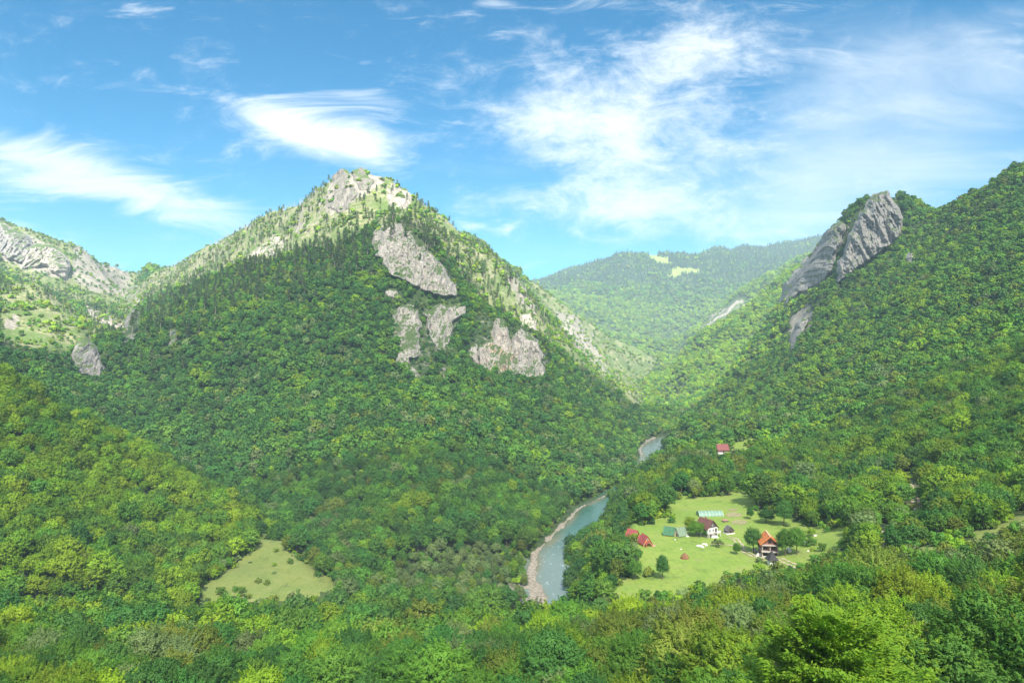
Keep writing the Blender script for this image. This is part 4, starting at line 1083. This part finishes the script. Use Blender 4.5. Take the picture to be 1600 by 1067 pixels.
M['timber'] = simple('dark_timber', (.13,.1,.09), .85, .4, 3); M['orange_wood'] = simple('varnished_orange_wood', (.75,.27,.03), .55, .25, 3)
M['brick'] = simple('raw_brick', (.36,.16,.12), .9, .35, 2.5); M['concrete'] = simple('raw_concrete', (.5,.45,.4), .9, .2, 1)
M['dark'] = simple('dark_opening', (.025,.022,.025), .6, .2, 1); M['stone'] = simple('stone_basement', (.42,.39,.35), .95, .4, 1.6, bump=.5)
M['glass'] = simple('window_glass', (.05,.065,.075), .15, .2, 1); M['poly'] = simple('pale_green_plastic', (.2,.34,.25), .5, .2, .6)
M['haym'] = simple('brown_hay', (.3,.15,.07), 1, .5, 3, bump=.8); M['canvas'] = simple('white_sheet', (.8,.8,.78), .7, .15, 1)
M['pinkwood'] = simple('pinkish_planks', (.5,.3,.25), .8, .3, 3); M['whitestone'] = simple('white_stones', (.72,.68,.6), .95, .35, 2, bump=.5)
def gable(w, h, rise, y0, y1, over=.35, th=.16):
    """two roof slopes over a gabled body whose ridge runs along Y"""
    hw = w/2+over; dz = rise/(w/2)*over
    return MB().prism([(-hw, h-dz), (0, h+rise), (hw, h-dz), (hw, h-dz+th), (0, h+rise+th*1.25), (-hw, h-dz+th)], y0-over, y1+over)
def window(parent, x, y, z, w, h, face='y'):
    d = (w, .1, h) if face == 'y' else (.1, w, h)
    fr = MB().box((x, y, z), tuple(a+.14 if a > .1 else .1 for a in d)).build('window', M['white'], parent)
    off = (0, -.05, 0) if face == 'y' else (math.copysign(.05, x), 0, 0)
    MB().box((x+off[0], y+off[1], z), tuple(a-.08 if a > .1 else .06 for a in d)).build('pane', M['glass'], fr); return fr
def put(name, px, py, rz, label, cat, d0=200, sink=.15):
    p = hit(px, py, d0); return empty(name, (p.x, p.y, p.z-sink), rz, label, cat, None, {'house': .86, 'cabin': .88, 'hut': .88, 'shed': .85, 'haystack': .9}.get(cat, 1) if d0 == 200 else 1)
# -- red cabins
def red_cabin(px, py, rz, label, s=1.0):
    t = put('cabin', px, py, rz, label, 'cabin'); MB().prism([(-1.9,-.6),(1.9,-.6),(1.9,1.7),(0,4.6),(-1.9,1.7)], -2.2, 2.6).build('wall', M['orange_wood'], t)
    gable(3.8, 1.7, 2.9, -2.3, 2.6, .45).build('roof', M['roof_red'], t)
    MB().prism([(-1.7,1.35),(0,2.75),(1.7,1.35),(1.7,1.5),(0,2.93),(-1.7,1.5)], -4.3, -2.75).build('porch_roof', M['roof_red'], t)
    MB().box((0,-3.3,-.2), (3.2,1.9,.4)).build('porch_floor', M['cream'], t)
    for x in (-1.35, 1.35): MB().box((x,-4.1,.75), (.2,.2,1.5)).build('post', M['orange_wood'], t)
    MB().box((-.1,-2.24,.95), (.85,.08,1.9)).build('door', M['timber'], t)
    for x in (-1.25, 1.1): window(t, x, -2.24, 1.1, .7, .8)
    window(t, 0, -2.24, 3.1, .7, .7)
    MB().prism([(-.95,2.35),(0,3.9),(.95,2.35)], -3.0, 0).build('dormer', M['orange_wood'], t) if s > 1 else None
    return t
red_cabin(1008, 851, .28, 'red roofed cabin with bright orange porch front on the edge of the mown field')
red_cabin(989, 842, .75, 'red roofed cabin half hidden by trees behind the orange fronted one', 1.0)
# -- green cabins
def green_cabin(px, py, rz, label, mat, wall):
    t = put('cabin', px, py, rz, label, 'cabin')
    MB().prism([(-1.8,-.6),(1.8,-.6),(1.8,1.2),(0,4.1),(-1.8,1.2)], -2.3, 2.3).build('wall', M[wall], t)
    gable(3.6, 1.2, 2.9, -2.3, 2.3, .4).build('roof', mat, t)
    MB().box((0,0,-.15), (5.2,6.4,.5)).build('foundation', M['cream'], t)
    MB().box((.1,-2.36,.95), (.8,.08,1.7)).build('door', M['timber'], t); window(t, 1.1, -2.36, 1.2, .6, .7); window(t, 0, -2.36, 2.9, .6, .6)
green_cabin(1046, 836, 1.15, 'cabin with deep green steep roof, left one of the green pair', M['roof_green'], 'orange_wood')
green_cabin(1063, 837, -1.05, 'cabin with faded grey-green roof, right one of the green pair', M['roof_palegreen'], 'cream')
# -- white farmhouse
t = put('farmhouse', 1104, 836, .55, 'white walled farmhouse with brown roof, dark timber gable and stone basement', 'house')
MB().box((0,0,.6), (6.4,7.4,3.0)).build('basement', M['stone'], t)
MB().box((0,0,3.35), (6.6,7.6,2.6)).build('wall', M['white'], t)
MB().prism([(-3.2,4.62),(3.2,4.62),(0,7.9)], -3.7, 3.7).build('gable', M['timber'], t)
rf = gable(6.6, 4.65, 3.4, -3.7, 3.7, .55).build('roof', M['roof_brown'], t); MB().box((.9,1.2,7.9), (.6,.6,1.5)).build('chimney', M['brick'], rf)
for x in (-2.0, 0.2): window(t, x, -3.86, 3.5, .9, 1.0)
for y in (-1.8, 1.4): window(t, -3.36, y, 3.5, .9, 1.0, 'x')
window(t, 0, -3.76, 5.7, .7, .8)
MB().box((2.1,-3.9,3.3), (1.0,.1,1.8)).build('door', M['dark'], t); MB().box((-1.2,-3.78,.9), (.9,.12,1.5)).build('cellar_door', M['dark'], t)
MB().box((2.6,-4.6,2.05), (2.4,1.6,.2)).build('balcony', M['concrete'], t)
for x in (1.5, 3.7): MB().box((x,-5.3,1.0), (.18,.18,2.1)).build('post', M['white'], t)
MB().box((2.6,-5.36,2.7), (2.4,.08,1.0)).build('railing', M['white'], t)
# -- greenhouse tunnel
t = put('greenhouse', 1109, 805, 0.03, 'long low pale green plastic greenhouse behind the white farmhouse', 'greenhouse')
arch = [(-2.6*math.cos(a), 2.3*math.sin(a)) for a in np.linspace(0, math.pi, 11)]
m_ = MB().prism(arch, -5.6, 5.6); m_.v = [(y, x, z) for (x, y, z) in m_.v]; m_.build('cover', M['poly'], t)
for y in np.linspace(-5.5, 5.5, 8):
    b = MB()
    for p, q in zip(arch[:-1], arch[1:]): b.bar((y, p[0]*1.02, p[1]*1.02), (y, q[0]*1.02, q[1]*1.02), .05, 4)
    b.build('hoop', M['white'], t)
MB().box((5.64,0,.95), (.08,1.1,1.9)).build('door', M['white'], t)
# -- grey shed
t = put('shed', 1139, 833, .25, 'small grey shingled shed with white footing beside the track', 'shed')
MB().box((0,0,.2), (4.6,3.4,.9)).build('footing', M['white'], t); MB().box((0,0,1.3), (3.6,2.8,1.5)).build('wall', M['timber'], t)
gable(3.6, 2.0, 1.7, -1.4, 1.4, .35).build('roof', M['roof_grey'], t); MB().prism([(-1.75,2.0),(1.75,2.0),(0,3.6)], -1.38, 1.38).build('gable', M['timber'], t)
MB().box((0,-1.44,1.2), (.8,.08,1.4)).build('door', M['dark'], t)
# -- unfinished tall house
t = put('house', 1200, 866, -.16, 'tall unfinished house with orange tiled roof, brick gable and open concrete floors', 'house', sink=.6)
W_, D_, = 6.6, 8.0
MB().box((0,0,.2), (W_+.8,D_+2.6,.6)).build('foundation', M['concrete'], t)
MB().box((0,.6,1.75), (W_-.3,D_-1.3,2.5)).build('ground_floor_wall', M['brick'], t)
MB().box((0,-.5,3.15), (W_+.5,D_+1.4,.25)).build('floor_slab', M['concrete'], t)
MB().box((0,.6,4.5), (W_-.3,D_-1.3,2.45)).build('upper_floor_wall', M['brick'], t)
MB().box((0,-.5,5.85), (W_+.3,D_+1.2,.24)).build('floor_slab', M['concrete'], t)
MB().prism([(-W_/2,5.97),(W_/2,5.97),(W_/2,6.5),(0,9.2),(-W_/2,6.5)], -3.6, 4.0).build('gable_wall', M['brick'], t)
rf = gable(W_, 6.5, 2.9, -4.2, 4.0, .8, .26).build('roof', M['roof_orange'], t)
MB().box((0,-.1,9.72), (.5,9.8,.22)).build('ridge_cap', simple('ridge_tiles', (.85,.55,.35)), rf)
for x in (-W_/2+.1, 0, W_/2-.1):
    MB().box((x,-4.3,1.8), (.28,.28,2.45)).build('pillar', M['concrete'], t); MB().box((x,-4.3,4.5), (.28,.28,2.45)).build('pillar', M['concrete'], t)
for x in (-1.6, 1.6):
    MB().box((x,-2.83,4.6), (1.5,.12,1.5)).build('window_opening', M['dark'], t)
    MB().box((x,-2.83,1.8), (1.7,.12,1.9)).build('window_opening', M['dark'], t)
MB().box((-.1,-3.66,7.1), (1.3,.1,1.2)).build('window_opening', M['dark'], t); MB().box((1.9,-3.66,6.9), (.7,.1,.7)).build('window_opening', M['dark'], t)
for y in (-1.2, 1.8): MB().box((W_/2-.1,y,4.6), (.12,1.3,1.3)).build('window_opening', M['dark'], t)
b = MB()
for i in range(17): b.box((-W_/2+.2+i*(W_-.4)/16,-5.1,.95), (.13,.13,.9))
b.box((0,-5.1,1.45), (W_,.2,.12)).build('balustrade', M['white'], t)
b = MB()
for i in range(9): b.box((W_/2+.9,-3.2+i*.7,.5+i*.3), (1.1,.7,.25))
b.build('stair', M['concrete'], t)
# -- dark hut
t = put('hut', 1206, 881, .1, 'small hut with tall dark shingled pyramid roof in front of the unfinished house', 'hut', sink=-.3)
MB().box((0,0,.6), (2.6,2.6,2.6)).build('wall', M['white'], t)
b = MB(); r0 = [(-2.1,-2.1),(2.1,-2.1),(2.1,2.1),(-2.1,2.1)]
b.v = [(x,y,1.5) for x,y in r0]+[(x*.55,y*.55,2.9) for x,y in r0]+[(x*.16,y*.16,4.6) for x,y in r0]+[(0,0,5.0)]
for k in (0, 4):
    for i in range(4): j = (i+1) % 4; b.f.append((k+i, k+j, k+4+j, k+4+i))
b.f += [(8+i, 8+(i+1) % 4, 12) for i in range(4)]+[(3,2,1,0)]
b.build('roof', M['shingle'], t); MB().box((0,-1.33,.9), (.8,.08,1.7)).build('door', M['timber'], t)
# -- far red-brown house
t = put('farmhouse', 1128, 708, .03, 'far house with wide rust red roof among trees below the small upper meadow', 'house', 420, -.2)
MB().box((0,0,.2), (8.2,6.2,1.2)).build('foundation', M['white'], t); MB().box((0,0,1.9), (8.0,6.0,2.4)).build('wall', M['pinkwood'], t)
b = gable(6.4, 3.1, 3.6, -4.1, 4.1, .5); b.v = [(y, x, z) for (x, y, z) in b.v]; b.build('roof', M['roof_rust'], t)
b = MB().prism([(-3,3.1),(3,3.1),(0,6.3)], -3.98, 3.98); b.v = [(y, x, z) for (x, y, z) in b.v]; b.build('gable', M['timber'], t)
for x in (-2.4, 2.2): window(t, x, -3.05, 2.0, 1.0, 1.0)
MB().box((0,-3.05,1.5), (1.0,.1,1.8)).build('door', M['timber'], t)
hp = hit(1128,708,420)
# -- barn on the left meadow
t = put('barn', 416, 842, .35, 'small weathered grey wooden barn at the top of the left meadow', 'barn', 250)
MB().box((0,0,.7), (5.4,4.2,2.2)).build('wall', M['deadwood'], t)
b = gable(4.4, 1.7, 2.2, -2.8, 2.8, .5); b.v = [(y, x, z) for (x, y, z) in b.v]; b.build('roof', M['roof_silver'], t)
b = MB().prism([(-2,1.8),(2,1.8),(0,3.75)], -2.65, 2.65); b.v = [(y, x, z) for (x, y, z) in b.v]; b.build('gable', M['timber'], t)
MB().box((-.5,-2.13,.8), (1.4,.08,1.7)).build('door', M['timber'], t)
# -- haystack on its pole
t = put('haystack', 1070, 872, 0, 'brown cone shaped haystack standing alone on the mown field', 'haystack')
pr = [(1.5,-.2),(1.65,.4),(1.45,1.0),(.95,1.6),(.5,2.05),(.12,2.35)]; k = 20; b = MB(); r = rs(4)
for (q, z) in pr:
    for i in range(k): a = 2*math.pi*i/k; qq = q*(1+.09*r.normal()); b.v.append((qq*math.cos(a), qq*math.sin(a), z+.05*r.normal()))
for j in range(len(pr)-1):
    for i in range(k): a = j*k+i; c = j*k+(i+1) % k; b.f.append((a, c, c+k, a+k))
b.f.append(tuple((len(pr)-1)*k+i for i in range(k))); b.build('hay', M['haym'], t); MB().bar((0,0,2.2), (.05,0,2.9), .05).build('pole', M['timber'], t)
# -- stones, sheets, sledges
def stone_geo(seed, s):
    r = rs(seed); me = bpy.data.meshes.new('stone'); import bmesh
    bm = bmesh.new(); bmesh.ops.create_icosphere(bm, subdivisions=2, radius=1)
    for v in bm.verts:
        n = 1+.35*float(pn(v.co.x*1.7+seed, v.co.y*1.7+v.co.z, seed)); v.co = Vector((v.co.x*s[0]*n, v.co.y*s[1]*n, v.co.z*s[2]*n))
    bm.to_mesh(me); bm.free(); return me
ST = [(1093,853,1.5,.8,.5,'long white stone block left in the stone group on the lawn'),(1101,850,1.2,.6,.4,'flat white stone block behind the long one on the lawn'),(1098,855,.7,.6,.5,'small white stone at the near side of the stone group'),(1104,852,.6,.6,.45,'small white stone at the right end of the stone group'),
 (1074,838,.8,.6,.45,'single white stone below the green roofed cabins'),(1055,843,.4,.4,.35,'tiny white stone on the field below the green cabins'),(999,886,.5,.5,.4,'tiny white stone at the wood edge of the mown field'),(1064,858,.4,.4,.35,'tiny white stone behind the haystack'),(1263,861,.55,.5,.4,'pale stone on the slope right of the hamlet'),(1274,837,.8,.7,.6,'pale boulder high on the right hand slope meadow')]
for i, (px, py, a, b_, c, lab) in enumerate(ST):
    me = stone_geo(i+1, (a, b_, c)); me.materials.append(M['whitestone']); me.shade_smooth(); o = link('stone', me); o.location = hit(px, py, 200); tag(o, lab, 'stone')
def heap(name, px, py, L, Wd, H, mat, label, cat, seed):
    b = MB(); r = rs(seed); n, k = 9, 7
    for i in range(n):
        for j in range(k):
            u, v = i/(n-1)*2-1, j/(k-1)*2-1; h = H*max(0, 1-u*u)**.5*max(0, 1-v*v)**.5*(1+.25*r.normal())-.12
            b.v.append((u*L/2, v*Wd/2, h))
    for i in range(n-1):
        for j in range(k-1): q = i*k+j; b.f.append((q, q+k, q+k+1, q+1))
    p = hit(px, py, 200); o = b.build(name, mat, None); o.location = p; o.rotation_euler[2] = r.rand()*.6-.3; return tag(o, label, cat)
heap('white_sheet', 1117, 839, 3.2, 2.2, .7, M['canvas'], 'crumpled white sheet over a low pile below the farmhouse', 'sheet', 1)
heap('white_sheet', 1083, 813, 2.8, 1.6, .8, M['canvas'], 'white sheet covered pile at the back left corner of the farmhouse', 'sheet', 2)
heap('plank_pile', 1021, 853, 1.8, 1.2, .7, M['pinkwood'], 'small pinkish pile on the grass right of the red cabin', 'wood pile', 3)
heap('rubble_heap', 1187, 868, 3.2, 1.8, .9, M['whitestone'], 'pale rubble heap at the left foot of the unfinished house', 'rubble', 5)
heap('rubble_heap', 1179, 862, 1.6, 1.4, 1.3, M['whitestone'], 'smaller pale rubble heap left of the large one by the track', 'rubble', 6)
# hay cart
t = put('hay_cart', 1133, 815, .3, 'small reddish wooden cart on the lawn right of the farmhouse', 'cart')
MB().box((0,0,.75), (2.4,1.2,.18)).box((0,-.6,1.05), (2.4,.08,.5)).box((0,.6,1.05), (2.4,.08,.5)).build('bed', M['pinkwood'], t)
for x in (-.75, .75):
    for y in (-.7, .7): MB().bar((x,y-.06,.38), (x,y+.06,.38), .38, 14).build('wheel', M['timber'], t)
MB().bar((1.2,0,.6), (2.4,0,.3), .05).build('drawbar', M['timber'], t)
# white parked car by the hedge and a small white van further left
def car(px, py, rz, label, s, van=False):
    t = put('car', px, py, rz, label, 'car', sink=.05); t.scale = (s, s, s)
    prof = [(-2.1,.35),(2.1,.35),(2.12,.8),(1.25,.95),(.7,1.42),(-1.2,1.45),(-1.85,.98),(-2.12,.85)] if not van else [(-2.2,.35),(2.2,.35),(2.2,1.0),(1.8,1.15),(1.35,1.9),(-2.1,1.95),(-2.2,1.2)]
    m_ = MB().prism(prof, -.82, .82).build('body', M['canvas'], t)
    g = [(-1.55,1.0),(1.0,1.0),(.62,1.35),(-1.12,1.38)] if not van else [(.3,1.2),(1.55,1.2),(1.25,1.75),(.3,1.78)]
    MB().prism(g, -.845, .845).build('window', M['glass'], t)
    for x in (-1.3, 1.3):
        for y in (-.8, .8): MB().bar((x,y-.1,.33), (x,y+.1,.33), .33, 14).build('wheel', M['dark'], t)
car(1257, 851, .35, 'white car parked by a mossy hedge on the slope right of the hamlet', .95)
car(1233, 862, 1.35, 'whitish van parked under the trees right of the unfinished house', .75, True)
# ------------------------------------------------------------------ sun, sky, clouds, air, camera
AZ, EL = math.radians(SUN_AZ), math.radians(SUN_EL)      # azimuth clockwise from forward (+Y)
sdir = Vector((math.sin(AZ)*math.cos(EL), math.cos(AZ)*math.cos(EL), math.sin(EL)))
l = bpy.data.lights.new('sun', 'SUN'); l.energy = SUN_E; l.angle = math.radians(.5); l.color = (1, .95, .84)
lo = bpy.data.objects.new('sun', l); COL.objects.link(lo); lo.rotation_euler = sdir.to_track_quat('Z', 'Y').to_euler()
w = bpy.data.worlds.new('World'); scene.world = w; w.use_nodes = True
t = NT_(w.node_tree)
tc = t.n('ShaderNodeTexCoord').outputs['Generated']
sky = t.n('ShaderNodeTexSky', sky_type='NISHITA', sun_disc=False, sun_elevation=EL, sun_rotation=AZ, altitude=900, air_density=1.0, dust_density=.6, ozone_density=2.5).outputs[0]
sep = t.n('ShaderNodeSeparateXYZ', {0: tc}); X_, Y_, Z_ = sep.outputs
yy = t.m('MAXIMUM', Y_, .08)
u = t.m('DIVIDE', X_, yy); v = t.m('DIVIDE', Z_, yy)
sky = t.n('ShaderNodeGamma', {0: sky, 1: SKY_GAMMA}).outputs[0]; skyc = t.mix(1.0, sky, SKY_TINT, 'MULTIPLY')
uv = t.n('ShaderNodeCombineXYZ', {0: u, 1: v, 2: 0.0}).outputs[0]
def blob(px, py, rx, ry, ang, st):
    a = math.radians(-ang); cu, cv = (px-CX)/F, (CY-py)/F; rx, ry = rx/F, ry/F
    mp = t.n('ShaderNodeMapping', {'Vector': uv, 'Location': (cu, cv, 0), 'Rotation': (0, 0, a), 'Scale': (rx, ry, 1)}, vector_type='TEXTURE').outputs[0]
    ln = t.n('ShaderNodeVectorMath', {0: mp}, operation='LENGTH').outputs[1]
    return t.m('MULTIPLY', t.m('EXPONENT', t.m('MULTIPLY', t.m('MULTIPLY', ln, ln), -1.0)), st)
def add_(L):
    s = L[0]
    for x in L[1:]: s = t.m('ADD', s, x)
    return s
def streak(ang, sx, sy, detail=9, rough=.62, dist=1.0):
    mp = t.n('ShaderNodeMapping', {'Vector': uv, 'Rotation': (0, 0, math.radians(-ang)), 'Scale': (1/sx, 1/sy, 1)}, vector_type='TEXTURE').outputs[0]
    mp = t.n('ShaderNodeMapping', {'Vector': uv, 'Rotation': (0, 0, math.radians(ang)), 'Scale': (sx, sy, 1)}).outputs[0]
    return t.noise(mp, 1.0, detail, rough, dist)
n_a = streak(12, 5, 19, 12, .66, .9); n_b = streak(-30, 8, 17, 12, .7, .7); n_c = streak(10, 20, 34, 12, .72, .3); n_soft = streak(-14, 2.2, 5.5, 6, .5, .6)
left = add_([blob(60,262,220,48,14,.85), blob(230,300,190,42,16,.7), blob(330,330,150,30,14,.55), blob(40,235,120,30,10,.3)])
mid = add_([blob(500,208,135,42,8,1.05), blob(430,190,110,26,22,.5), blob(570,230,70,34,20,.6), blob(310,92,40,16,15,.5), blob(560,150,80,12,10,.35), blob(730,352,30,9,5,.6), blob(735,262,60,8,2,.35), blob(680,215,45,14,5,.35), blob(775,6,45,12,8,.7)])
big = add_([blob(1090,70,130,62,-20,.75), blob(1000,130,150,50,-25,.55), blob(870,190,140,50,12,.65), blob(1060,220,190,90,-30,.65), blob(985,215,42,60,0,.55), blob(880,250,120,52,35,.55), blob(860,90,55,75,-20,.55), blob(1020,340,230,34,6,.65), blob(1120,290,150,60,-10,.35), blob(720,100,60,30,-30,.22), blob(640,160,90,20,-30,.15)])
vail = add_([blob(1400,200,330,150,-18,.62), blob(1200,300,330,120,0,.4), blob(1330,120,200,60,-28,.3), blob(1560,60,220,120,0,.25), blob(1500,290,300,70,0,.3)])
def dens(mask, n, k, lo_, hi_): return t.ss(t.m('ADD', mask, t.m('MULTIPLY', t.m('SUBTRACT', n, .5), k)), lo_, hi_)
n_mix = t.m('ADD', t.m('MULTIPLY', n_b, .6), t.m('MULTIPLY', n_c, .4))
dL = t.m('MULTIPLY', dens(left, n_a, 3.6, .1, 1.7), .82)
dM = t.m('MULTIPLY', dens(mid, n_a, 2.8, .12, 1.45), .95)
dB = t.m('MULTIPLY', dens(big, n_mix, 4.2, .1, 1.7), .85)
n_v = t.m('ADD', t.m('MULTIPLY', n_soft, .55), t.m('MULTIPLY', streak(-24, 3.2, 13, 12, .68, .9), .45)); dV = t.m('MULTIPLY', dens(vail, n_v, 2.6, .12, 1.35), .62)
inv = t.m('MULTIPLY', t.m('MULTIPLY', t.m('SUBTRACT', 1.0, dL), t.m('SUBTRACT', 1.0, dM)), t.m('MULTIPLY', t.m('SUBTRACT', 1.0, dB), t.m('SUBTRACT', 1.0, dV)))
den = t.m('MULTIPLY', t.m('SUBTRACT', 1.0, inv), t.ss(Y_, .1, .3))
back = t.m('MULTIPLY', t.ss(t.noise(tc, 2.5, 7, .6), .38, .6), t.m('MAXIMUM', t.ss(Z_, .5, .62), t.m('SUBTRACT', 1.0, t.ss(Y_, .1, .3))))
den = t.m('MAXIMUM', den, t.m('MULTIPLY', back, .85))
col = t.mix(den, skyc, CLOUD_COL)
bg = t.n('ShaderNodeBackground', {'Color': col, 'Strength': SKY_S})
t.n('ShaderNodeOutputWorld', {0: bg})
# thin broken clouds out of view overhead, outline shaped to shade the near valley: everything this side of the line on the ground
def shade_cloud(shore, near, H, seed, holes=.0):
    edge = [hit(*p[:2], p[2]) if len(p) == 3 else at(p[0], p[3]) for p in shore]
    up = lambda p: p+sdir*((H-p.z)/sdir.z)
    E = [up(p) for p in edge]
    E += [E[-1]+Vector((900, 200, 0)), Vector((E[-1].x+900, near, H)), Vector((E[0].x-900, near, H)), E[0]+Vector((-900, 0, 0))]
    poly = [(p.x, p.y) for p in E]; x0 = min(p[0] for p in poly); x1 = max(p[0] for p in poly); y0 = near; y1 = max(p[1] for p in poly)
    st = 14; xs = np.arange(x0, x1, st); ys = np.arange(y0, y1+60, st); GX, GY = np.meshgrid(xs, ys)
    jx = GX+38*fbm(GX/90, GY/90, 5, seed); jy = GY+38*fbm(GX/90, GY/90, 5, seed+9)
    m = gblur(inpoly(jx, jy, poly).astype(float), 1.6)
    ok = m > .12; idx = -np.ones(GX.shape, int); idx[ok] = np.arange(ok.sum()); n = int(ok.sum())
    th = 4+36*smooth(.1, 1, m)+10*fbm(GX/60, GY/60, 4, seed+3)
    top = np.stack([GX, GY, H+th], -1)[ok]; bot = np.stack([GX, GY, H-th*.3+0*GX], -1)[ok]
    J, I = np.nonzero(ok[:-1, :-1] & ok[1:, :-1] & ok[:-1, 1:] & ok[1:, 1:])
    q = np.stack([idx[J, I], idx[J, I+1], idx[J+1, I+1], idx[J+1, I]], -1); q2 = q[:, ::-1]+n
    ed = {}
    for f in q.tolist():
        for a, b in zip(f, f[1:]+f[:1]):
            if (b, a) in ed: del ed[(b, a)]
            else: ed[(a, b)] = 1
    side = np.array([(b, a, a+n, b+n) for a, b in ed])
    me = mesh_np('shade_cloud', np.concatenate([top, bot]), [q, q2, side], [M['shade_cloud']], smooth_=True)
    return tag(link('shade_cloud', me), kind='structure')
m_, t = newmat('shade_cloud'); 
tr = t.n('ShaderNodeBsdfTransparent', {'Color': (1, 1, 1, 1)}); dfs = t.n('ShaderNodeBsdfTranslucent', {'Color': (.95, .95, .97, 1)}); d2 = t.n('ShaderNodeBsdfDiffuse', {'Color': (.9, .9, .92, 1)})
t.n('ShaderNodeOutputMaterial', {0: t.n('ShaderNodeMixShader', {0: CLOUD_OP, 1: tr, 2: t.n('ShaderNodeMixShader', {0: .35, 1: dfs, 2: d2})})}); M['shade_cloud'] = m_
shade_cloud([(-450,560,700),(0,548,650),(90,562,690),(160,585,720),(205,500,760),(300,455,800),(400,428,800),(500,398,800),(590,372,820),(622,350,860),(655,350,860),(700,430,860),(760,485,860),(850,545,860),(920,592,900),(1000,636,1000),(1045,650,1050),(1120,614,1000),(1220,556,1000),(1240,520,1060),(1235,440,1060),(1290,400,1060),(1300,372,1100),(1325,335,1100),(1390,295,1060),(1500,320,900),(2000,200,500)], -2600, 1900, 5)
# the air of the valley
if HAZE:
    b = bpy.data.meshes.new('haze'); x, y0, y1, z0, z1 = 6600, -150, 5900, float(Z.min())-2, float(Z.max())+45
    b.from_pydata([(-x,y0,z0),(x,y0,z0),(x,y1,z0),(-x,y1,z0),(-x,y0,z1),(x,y0,z1),(x,y1,z1),(-x,y1,z1)], [], [(0,3,2,1),(4,5,6,7),(0,1,5,4),(1,2,6,5),(2,3,7,6),(3,0,4,7)])
    m_, t = newmat('haze'); t.n('ShaderNodeOutputMaterial', {1: t.n('ShaderNodeVolumePrincipled', {'Color': (.62,.84,1,1), 'Density': HAZE, 'Anisotropy': -.3})})
    b.materials.append(m_); tag(link('haze', b), 'thin pale blue haze filling the valley air', 'haze', kind='stuff')
cam = bpy.data.cameras.new('camera'); co_ = bpy.data.objects.new('camera', cam); COL.objects.link(co_); co_.rotation_euler = (math.pi/2, 0, 0)
cam.sensor_width = 36; cam.lens = 36*F/1600; cam.clip_start = .5; cam.clip_end = 40000; scene.camera = co_
vs_ = scene.view_settings; vs_.view_transform = 'Standard'; vs_.look = 'None'; vs_.exposure = EXPO; vs_.gamma = 1; vs_.use_curve_mapping = False
scene.cycles.transparent_max_bounces = 16
